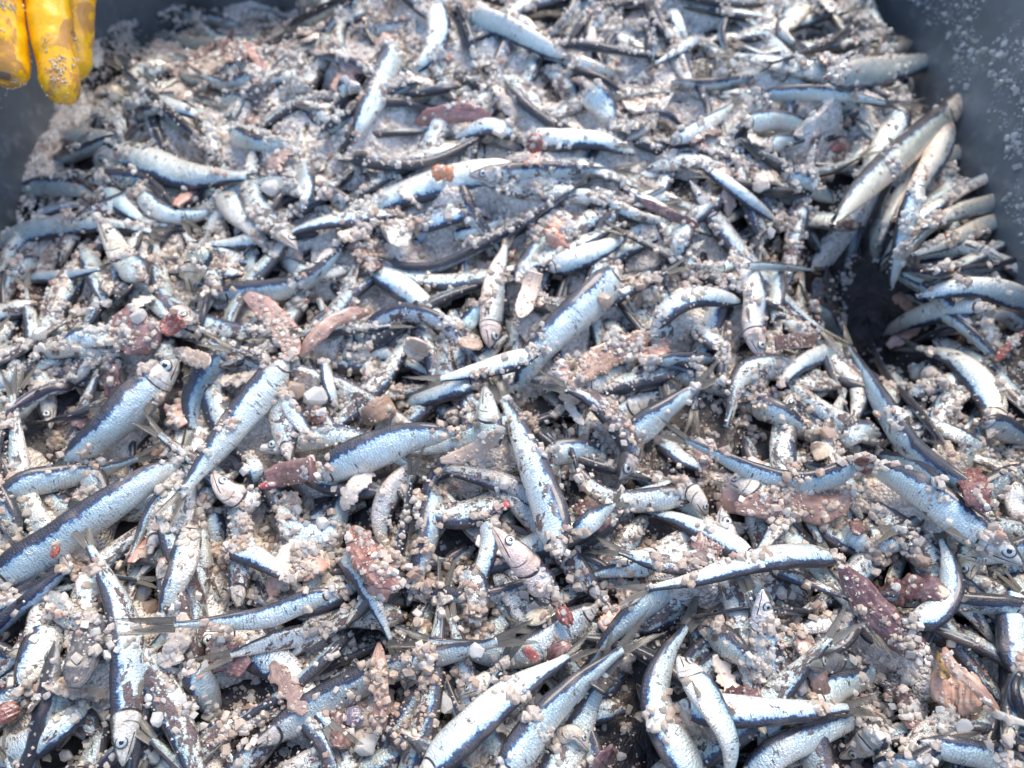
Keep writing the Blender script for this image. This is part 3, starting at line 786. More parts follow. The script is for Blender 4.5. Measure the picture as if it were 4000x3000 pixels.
row([(4020, 900), (3900, 960), (3760, 1030), (3600, 1060)], 64, 'L', 40, 'brownish thin anchovy in the fan at the right edge, above the broad white arch', TN, .7, **N_, clean=1.3)
row([(4030, 1010), (3900, 1040), (3760, 1060), (3620, 1110)], 60, 'R', 50, 'dark slim anchovy just above the broad white arch at the right edge', DK, .3, **N_)
row([(4040, 1190), (3890, 1135), (3740, 1125), (3590, 1160)], 98, 'L', -8, 'broad smooth white anchovy arching out at the right edge', W1, .02, **N_, lift=.018, clean=1.3)
row([(3870, 1200), (3720, 1205), (3560, 1250), (3450, 1310)], 88, 'L', -5, 'silver-tan anchovy just below the broad white arch at right', TN, .15, **N_, lift=.008, clean=1.3)
row([(3860, 1260), (3700, 1290), (3560, 1340)], 60, 'L', 80, 'dark brown anchovy back between the white arch and the hook-shaped fish at right', DK, .8, **N_)
row([(4020, 1290), (3920, 1230), (3830, 1240)], 70, 'R', -10, 'pinkish salted anchovy piece at the right edge below the white arch', PK, .5, **N_)
row([(3860, 1710), (3880, 1610), (3825, 1495), (3720, 1400), (3580, 1360)], 118, 'L', 8, 'hook-shaped white anchovy at the right, curving down to a golden head', TN, .1, lift=.012, clean=1.3)
row([(3690, 1500), (3640, 1470), (3560, 1440)], 95, 'R', -10, 'ragged loose fish head lying inside the bend of the hook-shaped anchovy', TN, .2, headonly=True)
row([(3840, 1640), (3930, 1680), (4040, 1740)], 105, 'L', 8, 'silver anchovy with dark back running off the right edge by the hooked one', W2, .1, **N_)
row([(3600, 1640), (3740, 1700), (3860, 1760)], 70, 'L', -30, 'salt-crusted cream fish head below the hooked anchovy at right', TN, .3, head=True, tail=False)
row([(3300, 1365), (3215, 1385), (3120, 1430), (3040, 1510)], 84, 'L', -5, 'salted silver anchovy curving down left from a brown fin, right of centre', W2, .1, **N_)
row([(3160, 1190), (3230, 1250), (3280, 1320)], 72, 'L', -10, 'short ribbed white flank beside the dark pit on its left rim', W1, .1, **N_)
row([(3720, 1780), (3590, 1610), (3470, 1470), (3410, 1350), (3390, 1240)], 55, 'R', 85, 'thin black-backed anchovy curving down from the pit, tail up', DK, .2, head=False)
row([(3860, 1935), (3700, 1860), (3560, 1750), (3460, 1600), (3380, 1460), (3315, 1350)], 108, 'R', 26, 'long dull blue-grey anchovy curving down right from the pit towards the right edge', (.7, .76, .84), .3, head=False, lift=.004)
row([(2930, 1585), (3040, 1615), (3150, 1700)], 105, 'L', 5, 'silver anchovy with stained flank, emerging from salt right of centre', TN, .3, **N_)
row([(3420, 1690), (3350, 1690), (3270, 1740)], 98, 'R', -10, 'rounded silver tail stump between salt crystals, lower right of the red-eyed fish', W1, .05, **N_)
# middle band
row([(2100, 1378), (1990, 1415), (1860, 1450), (1720, 1482)], 86, 'L', 6, 'silver anchovy lying level left of the exact centre, wide grey tail fin to the left', W1, .12, head=False, lift=.008, tail_len=1.9)
row([(1880, 1490), (1720, 1540), (1560, 1590)], 80, 'L', 18, 'silver and purple anchovy just beneath the level one with the wide tail fin', W2, .15, **N_)
row([(2120, 1775), (2240, 1760), (2360, 1770)], 105, 'L', 0, 'broad silver flank half hidden between the white upright fish and the dark-backed one', W1, .15, **N_)
row([(2270, 1500), (2370, 1470), (2490, 1440)], 110, 'L', -5, 'dirty silver anchovy flank smeared with salt, right of the big clean fish', TN, .4, **N_)
row([(2500, 1440), (2620, 1420), (2720, 1450)], 90, 'L', 70, 'dark wet anchovy back with white scratch marks, right of centre', DK, .4, **N_)
row([(2640, 1525), (2540, 1560), (2430, 1605), (2370, 1640)], 116, 'R', 0, 'white fish head with a pink gill looking right, right of centre', W1, .05, headonly=True)
row([(2430, 1735), (2530, 1655), (2640, 1570), (2730, 1505)], 124, 'L', 14, 'bright anchovy with a navy back and a forked tail pointing up right, right of centre', W1, .02, head=False, lift=.010, tail_len=1.5)
row([(2420, 1870), (2465, 1760), (2400, 1640), (2310, 1560), (2215, 1520)], 140, 'L', 52, 'mottled dark-backed anchovy with a reddish snout, just right of the centre', (.95, .85, .85), .9, lift=.010)
row([(2270, 1890), (2235, 1760), (2190, 1620)], 40, 'L', 80, 'narrow dark strip of fish hanging down beside the white upright anchovy', DK, .8, head=False, tail=False)
row([(1895, 1510), (1910, 1620), (1935, 1740)], 112, 'L', -5, 'small grey-green fish head with a round eye facing up, at the very centre', (.72, .78, .76), .1, headonly=True, lift=.008)
row([(2190, 2180), (2150, 2010), (2095, 1850), (2030, 1690), (1965, 1560)], 152, 'R', 2, 'big white anchovy standing upright in the centre, its thin dark tail pointing up', W1, .45, head=False, lift=.012, tail_len=1.5)
row([(1235, 1865), (1350, 1805), (1480, 1752), (1620, 1705), (1780, 1690)], 160, 'L', 6, 'big headless silver anchovy left of centre, cut end to the left with brown flesh', W1, .06, head=False, tail=False, lift=.012)
row([(1120, 1395), (1050, 1500), (960, 1605), (870, 1720), (780, 1835), (710, 1930)], 148, 'R', 2, 'large bright silver anchovy slanting down left, left of centre, dark tail at its foot', W1, .12, head=False, lift=.010, tail_len=1.2)
row([(885, 1370), (810, 1460), (755, 1570), (750, 1680)], 140, 'R', 22, 'dull navy and grey anchovy between the eyed fish and the large bright one', (.5, .58, .68), .4, head=False)
row([(695, 1405), (585, 1510), (480, 1615), (370, 1715), (240, 1810)], 165, 'R', 2, 'silver anchovy with a big clear round eye, slanting down left, left of centre', W1, .1, tail=False, lift=.014)
row([(420, 1560), (300, 1620), (180, 1650)], 62, 'R', 75, 'thin dark anchovy lying behind the one with the big clear eye', DK, .3)
row([(300, 1500), (180, 1530), (60, 1590), (10, 1640)], 95, 'R', 80, 'smooth brownish-grey anchovy back near the left edge, above the eyed fish', (2.0, 1.7, 1.7), .9, **N_)
row([(150, 1380), (270, 1370), (420, 1385)], 76, 'R', -35, 'golden slit fish belly with tan edges near the left edge', TN, .5, **N_)
row([(250, 1350), (330, 1320), (480, 1330)], 84, 'L', -10, 'white salted flank above the golden slit belly near the left edge', W1, .1, **N_)
row([(-20, 1950), (110, 1890), (250, 1862), (390, 1835), (540, 1790)], 118, 'L', 16, 'anchovy with a smooth navy back and ribbed silver belly at the left edge', W1, .05, head=False)
row([(-60, 2300), (80, 2205), (210, 2125), (340, 2030), (470, 1945), (600, 1855), (720, 1805)], 172, 'L', 4, 'long silver anchovy reaching the left edge, with a small red spot on its flank', W1, .1, tail=False, head=False, lift=.006)
row([(1110, 1540), (1150, 1620), (1220, 1720)], 66, 'L', -5, 'small silver strip of fish right of the large bright anchovy', W1, .2, **N_)
row([(1265, 1410), (1285, 1510), (1320, 1610)], 52, 'R', 12, 'narrow blue-edged anchovy standing upright in pale salt, left of centre', W1, .1, **N_)
row([(830, 1850), (890, 1920), (960, 1945), (1010, 1970)], 125, 'L', -20, 'pink torn fish head with a red eye socket, lower left of the centre', PK, .2, headonly=True, eye='cloudy')
row([(980, 1790), (1000, 1860), (990, 1910)], 70, 'R', 5, 'small silver bit beside the cut end of the big headless anchovy', W1, .2, **N_)
row([(1790, 1750), (1700, 1850), (1640, 1960)], 84, 'R', 70, 'dark purple-blue anchovy curving down under the right end of the headless one', (.9, .8, .85), .5, **N_)
row([(1640, 1820), (1545, 1900), (1490, 2010), (1500, 2140)], 112, 'L', -25, 'pinkish salted anchovy bending down, below the big headless one', PK, .45, **N_)
row([(2550, 1410), (2720, 1400), (2850, 1410)], 60, 'L', 20, 'short salted silver piece under the S-bent anchovy', W2, .3, **N_)
row([(3380, 1790), (3250, 1862), (3100, 1885), (2950, 1845), (2800, 1775), (2680, 1720)], 112, 'R', 24, 'U-curved anchovy with an iridescent blue back and two salt grains on it, right of centre', (.85, .92, .98), .1, head=False, lift=.010, tail_len=1.5)
row([(2840, 1880), (2940, 1905), (3010, 1950)], 110, 'L', -30, 'small white fish head piece under the U-curved blue anchovy', TN, .1, headonly=True)
row([(2580, 1720), (2660, 1790), (2760, 1830)], 80, 'R', 20, 'dark and silver anchovy piece behind the U-curved one', W2, .2, **N_)
row([(3990, 2205), (3890, 2130), (3770, 2045), (3640, 1945), (3500, 1865), (3380, 1825)], 152, 'R', 3, 'large silver anchovy with a clear eye at the right edge, sloping down right', W1, .15, tail=False, lift=.014)
row([(3680, 1900), (3560, 1820), (3400, 1770)], 80, 'R', 20, 'thin anchovy with a black back just above the large eyed one at right', W1, .05, **N_)
row([(4030, 2060), (3980, 1960), (3960, 1860)], 110, 'R', -20, 'pinkish salt-covered anchovy at the right edge above the large eyed one', PK, .4, **N_)
row([(2960, 2185), (2800, 2100), (2650, 2030), (2510, 1998)], 96, 'L', 22, 'silver anchovy with a broad navy lower side, sloping down right, lower right of centre', W1, .05, head=False, tail_len=.8)
row([(2240, 2095), (2310, 2035), (2400, 1970)], 82, 'L', 5, 'silver anchovy with dark tail fin pointing up right, beside the big white upright one', W1, .15, head=False, lift=.006, tail_len=1.9)
row([(2760, 2015), (2720, 1940), (2660, 1880)], 90, 'R', -20, 'small fish head with a faint eye in salt below the U-curved anchovy', TN, .2, headonly=True)
row([(3290, 2075), (3330, 2100), (3390, 2150)], 105, 'R', -10, 'short silver flank beside the brown flesh, right of the lower centre', W1, .05, **N_)
row([(3400, 2030), (3420, 2110), (3425, 2190)], 55, 'R', 10, 'thin upright silver sliver at lower right', W1, .1, **N_)
row([(3420, 2135), (3480, 2125), (3540, 2115)], 80, 'L', 0, 'short ribbed silver piece in a gap, left of the eyed fish at the right edge', W1, .05, **N_)
row([(3520, 2180), (3570, 2090), (3620, 2020)], 44, 'L', 60, 'thin purple-striped anchovy tail end pointing up, lower right', (.9, .75, .8), .8, **NH)
row([(3790, 2260), (3785, 2190), (3800, 2130)], 105, 'L', -10, 'golden fish head with an empty brown eye, under the large eyed fish at right', (1.05, .9, .66), .1, headonly=True, eye='cloudy')
# lower band
row([(820, 1990), (850, 2100), (880, 2160)], 90, 'L', 0, 'upright dull silver anchovy at lower left, above a short blue-sided one', W2, .3, **NT, head=False)
row([(880, 2140), (960, 2160), (1050, 2205), (1130, 2265)], 92, 'R', 14, 'short blue-sided anchovy with a black gap above it, lower left', W1, .1, **N_)
row([(650, 1900), (580, 2020), (510, 2170)], 58, 'R', 20, 'narrow anchovy with striped side and white edge, leaning left, lower left', W1, .4, **NH)
row([(745, 2050), (715, 2200), (665, 2330), (640, 2440)], 118, 'R', -5, 'tan-stained silver anchovy standing upright, lower left', TN, .55, **N_)
row([(1330, 2080), (1200, 2085), (1090, 2050)], 135, 'R', -10, 'broad silver flank with black nicks, left of the red meat at lower left of centre', W1, .5, **N_)
row([(1700, 1900), (1680, 2050), (1640, 2200), (1590, 2360)], 122, 'R', 26, 'upright anchovy with a navy left side heaped with salt, below centre', W2, .2, **N_)
row([(1900, 2010), (1915, 2120), (1880, 2250), (1860, 2340)], 82, 'L', 0, 'silver anchovy curving down left of the loose eyed head, below centre', W1, .3, **N_)
row([(1790, 2250), (1850, 2270), (1870, 2360), (1850, 2490)], 96, 'L', -5, 'arched silver-tan anchovy piece with a black right edge, below centre', TN, .4, **N_)
row([(1925, 2060), (1985, 2130), (2060, 2210), (2150, 2320)], 138, 'L', -8, 'loose fish head with a large clear eye and pink gills, below centre', (1, .80, .76), .1, headonly=True, lift=.014)
row([(40, 2330), (130, 2290), (280, 2205)], 80, 'L', 60, 'dark bluish anchovy behind the navy-backed one at the left edge', DK, .3, **N_)
row([(-80, 2510), (30, 2415), (140, 2325), (270, 2215)], 105, 'L', 62, 'navy-backed anchovy at the left edge, sloping up right under the long silver one', (.8, .9, 1.15), .1, **N_)
row([(340, 2230), (345, 2310), (355, 2420)], 88, 'L', -5, 'salted bright flank left of the head-down anchovy, lower left', W1, .1, **N_)
row([(480, 2990), (490, 2850), (498, 2700), (500, 2550), (475, 2400), (415, 2260), (350, 2135)], 138, 'L', 8, 'long anchovy hanging head down at lower left, dark left edge and patchy silver scales', W1, .62, lift=.012)
row([(220, 2430), (150, 2550), (80, 2690)], 160, 'R', -15, 'thickly salted anchovy at the left edge below the navy-backed one', TN, .4, **N_)
row([(1320, 2308), (1190, 2350), (1040, 2410), (860, 2430), (680, 2440)], 88, 'R', 8, 'slim silver anchovy lying level at lower left, its needle tail crossing the head-down one', W1, .1, lift=.016, head=False, tail_len=2.7)
row([(1270, 2480), (1130, 2490), (1010, 2525), (900, 2560)], 88, 'R', -10, 'anchovy with red stripe and tail fin pointing left, under the slim level one', PK, .6, head=False, tail_len=1.9)
row([(740, 2590), (790, 2690), (850, 2800)], 126, 'R', 0, 'short salt-covered silver anchovy with a blue right edge, lower left', W1, .1, **N_)
row([(-30, 2950), (100, 2920), (230, 2840), (350, 2750)], 150, 'R', -5, 'salt-caked silver anchovy in the bottom left corner', W1, .4, head=False, tail=False)
row([(1325, 2150), (1400, 2250), (1470, 2370), (1525, 2500)], 80, 'R', 0, 'narrow torn anchovy with dark tail fin, sloping down right below centre', TN, .5, head=False, lift=.008, tail_len=1.9)
row([(1650, 2450), (1635, 2540), (1605, 2620)], 62, 'R', 10, 'small silver strip beside a dark gap, below centre', W1, .15, **N_)
row([(1680, 2560), (1670, 2640)], 60, 'L', 30, 'tiny blue-tipped fish end below centre', (.7, .8, 1.1), .1, **N_)
row([(1800, 2720), (1900, 2660), (1960, 2640)], 90, 'L', -20, 'translucent fish head with its mouth agape, lower middle', TN, .1, headonly=True)
row([(2650, 2280), (2510, 2365), (2390, 2480), (2300, 2600)], 120, 'R', 22, 'anchovy with blue-black right side sloping down left, above the two long ones at bottom centre', W1, .15, head=False)
row([(1640, 3040), (1800, 2880), (1990, 2710), (2220, 2565)], 156, 'R', 8, 'big bright anchovy at bottom centre, black lower side, running off the bottom edge', W1, .12, head=False, lift=.010, tail_len=1.3)
row([(1940, 3060), (2010, 2960), (2130, 2800), (2280, 2655), (2430, 2535)], 150, 'L', 22, 'long anchovy with navy upper side at bottom centre, beside the big bright one', W1, .03, head=False, lift=.012, tail_len=1.5)
row([(2800, 2185), (2680, 2202), (2550, 2190), (2420, 2155)], 100, 'L', 8, 'short anchovy with a purple patch and ragged tail fin pointing left, below the centre', W1, .7, head=False, lift=.008, tail_len=1.5)
row([(2560, 2220), (2430, 2225), (2290, 2250)], 68, 'R', 0, 'small silver anchovy just under the purple-patched one', W1, .3, head=False)
row([(3290, 2180), (3110, 2170), (2920, 2200), (2720, 2260), (2530, 2300)], 116, 'L', 22, 'long anchovy with a navy underside, lying nearly level, wide tail fin to the left', W1, .1, head=False, lift=.014, tail_len=1.5)
row([(3190, 2395), (3050, 2385), (2900, 2380), (2760, 2405)], 56, 'R', 75, 'slender black-backed anchovy below the long level one, lower right', DK, .2, head=False)
row([(2760, 3100), (2665, 2960), (2590, 2830), (2560, 2700), (2605, 2560), (2680, 2450)], 150, 'L', 14, 'C-curved anchovy at the bottom right of centre, navy left side, forked tail pointing up', W1, .04, head=False, lift=.014, tail_len=1.7)
row([(2770, 2470), (2860, 2530), (2950, 2620)], 150, 'L', 30, 'stubby brown-backed fish piece with a patch of silver scales, lower right', TN, .6, head=False, tail=False)
row([(2630, 2760), (2800, 2775), (2990, 2780), (3150, 2775), (3310, 2765)], 135, 'R', 6, 'level silver anchovy at bottom right with black underside and tail fin sweeping up', W1, .08, head=False, lift=.006, tail_len=1.5)
row([(2650, 2565), (2730, 2680), (2800, 2790), (2850, 2910), (2845, 3060)], 148, 'L', -48, 'belly-up whitish anchovy with its snout pointing up left, bottom right of centre', W1, .2, lift=.016, eye='cloudy')
row([(2890, 3050), (3050, 2930), (3200, 2865), (3370, 2800)], 124, 'L', 2, 'clean white anchovy at the bottom edge, sloping up right under the level one', W1, .04, **N_)
row([(3170, 2750), (3270, 2680), (3390, 2640), (3440, 2560)], 120, 'L', 6, 'curved silver anchovy between the dark head and the level one at bottom right', W1, .05, **N_)
row([(3160, 2600), (3250, 2585), (3350, 2600)], 110, 'L', 10, 'dark shaded fish head with a glassy eye in a hole, lower right', (.3, .32, .34), .1, headonly=True)  # low tint paints the shade of the hole into this head's colour
row([(3290, 2420), (3200, 2440), (3100, 2470)], 80, 'R', -20, 'pinkish silver torn piece above the dark shaded head, lower right', PK, .3, **N_)
row([(3540, 2445), (3650, 2395), (3712, 2300), (3705, 2190), (3680, 2110)], 108, 'R', 10, 'silver anchovy bent like a J at lower right, tail fin up', W1, .08, head=False, lift=.008)
row([(3990, 2660), (3965, 2540), (3965, 2380), (3990, 2230)], 150, 'L', 16, 'silver and navy anchovy cut by the right edge, standing upright', W1, .05, **N_)
row([(4010, 2850), (3960, 2700), (3990, 2600)], 80, 'R', 70, 'dull dark anchovy at the right edge near the bottom corner', DK, .4, **N_)
row([(3280, 2960), (3360, 2920), (3440, 2870)], 120, 'R', -5, 'pale fish head piece with a silver gill plate near the bottom edge, right', TN, .05, headonly=True)
row([(3590, 2900), (3740, 2930), (3890, 2965), (4040, 3020)], 112, 'L', 4, 'silver anchovy along the bottom edge in the right corner', W1, .1, **N_)
row([(3420, 3010), (3520, 2980), (3620, 2990)], 80, 'L', 5, 'small bluish flank at the bottom edge, left of the corner fish', W1, .1, **N_)
row([(2300, 2930), (2240, 2860), (2150, 2900)], 80, 'R', -20, 'sunken fish head in a dark hollow at the bottom centre', TN, .4, headonly=True)

# ------------------------------------------------------------------ torn flesh, fins, gill plates
scrap([(3290, 2215), (3370, 2330), (3470, 2440), (3570, 2530), (3640, 2610)], 120, M_FLESH, 'long purple-red fillet with a pale edge, lower right', 'fillet', 'fillet', .28, rag=.15, taper=(.3, .05), ridge=.1, lift=.014, tint=(1.15, 1.1, 1.15))
scrap([(1040, 1870), (1120, 1850), (1220, 1830)], 95, M_BROWN, 'brown bare flesh end sticking out left of the big headless anchovy', 'flesh_scrap', 'fish scrap', .4, rag=.12, taper=(.7, .9), lift=.010, tint=(1.0, .78, .8))
scrap([(1010, 1900), (1080, 1893)], 26, M_FLESH, 'tiny bright red strip under the brown flesh of the headless anchovy', thick=.5, lift=.012, tint=(2.6, .9, 1))
scrap([(2870, 1985), (3050, 1965), (3200, 1985), (3340, 1930)], 120, M_BROWN, 'wide red-brown slab of flesh under the U-curved blue anchovy', 'flesh_slab', 'flesh', .2, rag=.3, lift=.004, tint=(1.15, .95, .85))
scrap([(430, 1260), (540, 1310), (600, 1370)], 170, M_BROWN, 'large dull purple-red membrane among salt near the left edge', 'flesh_slab', 'flesh', .14, rag=.45, lift=.008, tint=(1.1, .88, .9))
scrap([(640, 1300), (700, 1240)], 70, M_FLESH, 'round coral-red scrap at the end of a silver stump, left', thick=.45, lift=.014, tint=(3.2, 2, 1.7))
scrap([(1370, 2060), (1430, 2170), (1500, 2250), (1560, 2300)], 110, M_FLESH, 'red and tan strip of meat below centre, left of the salted navy fish', thick=.25, rag=.35, lift=.012, tint=(1.9, 1.7, 1.5))
scrap([(1480, 2510), (1480, 2620), (1490, 2740), (1480, 2850)], 60, M_BROWN, 'narrow tan-brown strip standing upright at the bottom, left of centre', thick=.3, rag=.2, taper=(.2, .9), lift=.010, tint=(1.4, 1.15, 1))
scrap([(400, 2400), (340, 2520), (290, 2690)], 115, M_DARK, 'flat dark grey skin leaf left of the head-down anchovy, lower left', 'skin_scrap', 'fish skin', .14, rag=.12, taper=(.2, .3), lift=.010)
scrap([(1165, 1395), (1240, 1310), (1330, 1240), (1450, 1218)], 56, M_BROWN, 'smooth tan strip of flesh curving left of the arched brown-backed fish', thick=.4, rag=.15, lift=.010, tint=(1.7, 1.45, 1.3))
scrap([(960, 1150), (1040, 1210), (1110, 1290), (1150, 1390)], 92, M_PINK, 'pink and grey wrinkled tail skin above the large bright anchovy', 'skin_scrap', 'fish skin', .2, rag=.3, lift=.010, tint=(.8, .75, .75))
scrap([(1620, 480), (1720, 450), (1840, 440), (1920, 455)], 72, M_BROWN, 'purplish wedge of flesh above the arched white anchovy', thick=.3, taper=(.2, .1), lift=.006, tint=(1.5, 1.05, 1.05))
scrap([(2500, 780), (2600, 830), (2730, 885)], 40, M_FLESH, 'dark red stripe of flesh between two thin fish edges, right of centre top', thick=.4, lift=.008)
scrap([(2260, 1480), (2350, 1400), (2450, 1350), (2530, 1310)], 110, M_BROWN, 'golden-brown translucent guts right of the big clean anchovy', 'guts_scrap', 'fish guts', .25, rag=.5, lift=.008, tint=(1.2, 1, .8))
scrap([(1690, 660), (1740, 680), (1770, 650)], 50, M_PINK, 'orange torn scrap on top of the long arched white anchovy', thick=.5, rag=.8, lift=.012, tint=(1.2, .75, .45))
scrap([(1550, 860), (1560, 910), (1540, 960)], 95, M_BONE, 'cream gill plate with ridges under the long arched white anchovy', 'gill_plate', 'gill plate', .2, rag=.2, lift=.012)
scrap([(1640, 1330), (1610, 1400)], 95, M_BONE, 'folded pinkish gill plate left of the head-down fish', 'gill_plate', 'gill plate', .3, rag=.3, lift=.010, tint=(1, .85, .78))
scrap([(1840, 1310), (1830, 1360)], 90, M_BONE, 'brownish shell-like gill piece left of the eye of the head-down fish', 'gill_plate', 'gill plate', .3, rag=.35, lift=.008, tint=(.8, .65, .58))
scrap([(2090, 1060), (2060, 1160), (2030, 1240)], 70, M_BONE, 'pink fan of fin rays right of the head-down anchovy', 'fin_ray_fan', 'fin', .14, rag=.15, taper=(.9, .15), lift=.010, tint=(.95, .8, .74))
scrap([(2200, 1420), (2205, 1500)], 36, M_PINK, 'thin pink gill blade under the big clean anchovy', 'gill_plate', 'gill plate', .3, lift=.010, tint=(1, .8, .8))
scrap([(2210, 1570), (2280, 1660)], 34, M_BONE, 'thin cream spike beside the dark-backed anchovy right of centre', 'bone_spike', 'fish bone', .4, taper=(.5, .1), lift=.014)
scrap([(2090, 2380), (2110, 2440)], 90, M_BONE, 'yellowish gill plates fanned like petals below the loose eyed head', 'gill_plate', 'gill plate', .25, rag=.4, lift=.008, tint=(.9, .85, .72))
scrap([(2050, 2530), (2100, 2580)], 40, M_FLESH, 'short red and yellow stripe of gills left of the big bright bottom anchovy', thick=.5, lift=.008, tint=(2.6, 1.2, 1))
scrap([(2180, 2420), (2230, 2390)], 80, M_FLESH, 'dark red glossy gill bit right of the petals of gill plates', thick=.4, rag=.4, lift=.006, tint=(1.5, .8, .7))
scrap([(1970, 1960), (1980, 1990)], 34, M_FLESH, 'small glossy red bit of gill left of the big white upright fish', thick=.3, lift=.004, rag=.8, tint=(2.4, .6, .8))
scrap([(1960, 1690), (1830, 1770), (1720, 1800)], 60, M_BONE, 'pale splintered fin rays crossing the tail of the headless anchovy', 'fin_ray_fan', 'fin', .3, rag=.4, lift=.014, tint=(.8, .66, .6))
scrap([(3030, 1340), (3140, 1330), (3280, 1332)], 56, M_BROWN, 'dark brown triangular fin pointing right, above the curved salted fish', 'fin_scrap', 'fin', .16, rag=.15, taper=(.9, .05), lift=.012, tint=(.7, .6, .65))
scrap([(3640, 2700), (3730, 2700), (3830, 2730)], 150, M_PINK, 'lump of tan salted flesh near the bottom right corner', 'flesh_lump', 'flesh', .4, rag=.45, lift=.010, tint=(.95, .9, .8))
scrap([(3690, 2530), (3720, 2600), (3820, 2690), (3900, 2780)], 46, M_PINK, 'pinkish backbone strip running down to the bottom right corner', 'backbone', 'fish bone', .5, rag=.3, lift=.014, tint=(.8, .75, .68))
scrap([(3840, 2760), (3920, 2800), (4020, 2830)], 32, M_BONE, 'thin pale bone reaching the right edge from the tan lump', 'backbone', 'fish bone', .5, lift=.014)
scrap([(3660, 2540), (3690, 2620), (3680, 2650)], 34, M_PINK, 'yellow-green gut string beside the purple-red fillet', 'guts_scrap', 'fish guts', .5, rag=.6, lift=.010, tint=(.8, .82, .5))
scrap([(3500, 2690), (3560, 2780), (3560, 2850)], 60, M_FLESH, 'dark red stringy meat below the purple-red fillet', thick=.4, rag=.6, lift=.004)
scrap([(3790, 1830), (3810, 1930), (3870, 1990)], 90, M_FLESH, 'red torn flesh above the large eyed anchovy at the right edge', thick=.3, rag=.6, lift=.006, tint=(1.2, .9, .8))
scrap([(3380, 1790), (3390, 1850)], 70, M_FLESH, 'dark red torn end of the U-curved blue anchovy', thick=.5, rag=.5, lift=.014, tint=(1.2, .9, .8))
scrap([(3360, 2040), (3340, 2090)], 60, M_FLESH, 'dark crimson bit beside the red-brown slab', thick=.4, rag=.5, lift=.008)
scrap([(3180, 1730), (3220, 1790)], 62, M_BONE, 'cream and orange bone plate sticking up right of centre', 'gill_plate', 'gill plate', .2, lift=.010, tint=(1, .9, .8))
scrap([(1300, 2780), (1340, 2850), (1320, 2920)], 80, M_FLESH, 'dark wine-red clot with a white bone tip, bottom left of centre', thick=.4, rag=.6, lift=.004)
scrap([(1380, 2760), (1390, 2840)], 70, M_FLESH, 'purple translucent scrap right of the wine-red clot', thick=.3, rag=.2, lift=.004, tint=(.8, 1.2, 1.9))
scrap([(1060, 2590), (1120, 2680), (1190, 2790)], 74, M_BROWN, 'brown salted flesh patch at the bottom, left of centre', thick=.2, rag=.6, tint=(1.0, .9, .86))
scrap([(10, 2750), (40, 2820)], 80, M_FLESH, 'red torn flesh at the left edge near the bottom', thick=.3, rag=.5, lift=.006, tint=(1.4, 1, .9))
scrap([(2330, 2950), (2380, 2990)], 130, M_FLESH, 'dull purple skin piece at the bottom edge, centre', thick=.2, rag=.3, tint=(1, 1.1, 1.3))
scrap([(850, 160), (900, 200), (960, 225)], 60, M_BROWN, 'brownish-purple scrap near the top, right of the glove', thick=.4, lift=.006, tint=(1.3, 1, 1))
scrap([(445, 160), (455, 215)], 40, M_BROWN, 'reddish gill scrap just right of the glove', thick=.4, lift=.008, tint=(1.8, 1, 1))
scrap([(1180, 1610), (1270, 1640)], 60, M_BROWN, 'brown slip of skin among salt left of centre', thick=.3, rag=.3, tint=(1.2, 1, 1))
scrap([(1420, 1650), (1480, 1600), (1530, 1570)], 90, M_PINK, 'translucent yellowish fin membrane above the headless anchovy', 'fin_scrap', 'fin', .12, rag=.25, taper=(.15, .8), lift=.008, tint=(.6, .62, .52))
scrap([(680, 1370), (740, 1390), (820, 1420)], 60, M_BONE, 'shredded pinkish fibres above the big-eyed anchovy', 'gill_plate', 'gill plate', .3, rag=.6, lift=.012, tint=(.9, .78, .72))
scrap([(200, 2150), (230, 2160)], 46, M_FLESH, 'small bright red spot stuck on the long silver anchovy at the left edge', thick=.3, rag=.4, lift=.004, tint=(2.8, 1.4, 1.1))
scrap([(2150, 960), (2190, 900), (2210, 860)], 110, M_PINK, 'peach-coloured torn flesh beside the long dark anchovy, above centre', thick=.3, rag=.6, lift=.006, tint=(.95, .75, .62))
scrap([(1990, 985), (2000, 1000)], 46, M_FLESH, 'orange-red scrap at the top of the head-down anchovy', thick=.5, lift=.012, tint=(3, 1.8, .9))
scrap([(2100, 520), (2080, 600)], 60, M_FLESH, 'red torn end of the level white anchovy above centre', thick=.4, rag=.5, lift=.01, tint=(2, 1, .9))
scrap([(3120, 510), (3190, 540)], 70, M_BROWN, 'reddish brown scrap in the salt at upper right', thick=.3, rag=.5, tint=(1.6, .9, .8))
scrap([(3260, 560), (3280, 590)], 60, M_BROWN, 'small rust-red patch in the salt beside the bent white anchovy', thick=.3, rag=.4, tint=(1.8, .9, .8))
scrap([(3890, 1410), (3960, 1330), (4010, 1290)], 34, M_FLESH, 'thin red strip at the right edge above the hook-shaped fish', thick=.5, lift=.012, tint=(1.7, 1.1, 1))

# ------------------------------------------------------------------ coarse salt : grains rolled down over the heap
AV = np.vstack(ALLV)
tris = []; kk = []
clean_of = {i: c for i, c in ALLK}
for i, f in enumerate(ALLF):
    if f.shape[1] == 4: tris.append(f)
    kk.append(np.full(len(f), clean_of.get(i, 0.0)))
AF = np.vstack(tris); AK = np.concatenate(kk)
big = BVHTree.FromPolygons(AV.tolist(), [tuple(dict.fromkeys(f)) for f in AF.tolist()])
CELL = .0013
NX, NY = int((X1 - X0) / CELL), int((Y1 - Y0) / CELL)
HM = np.full((NY, NX), -.1); KM = np.zeros((NY, NX), np.float32)
dn = Vector((0, 0, -1))
for j in range(NY):
    y = Y0 + (j + .5) * CELL
    for i in range(NX):
        h = big.ray_cast(Vector((X0 + (i + .5) * CELL, y, .25)), dn)
        if h[0] is not None: HM[j, i] = h[0].z; KM[j, i] = AK[h[2]]

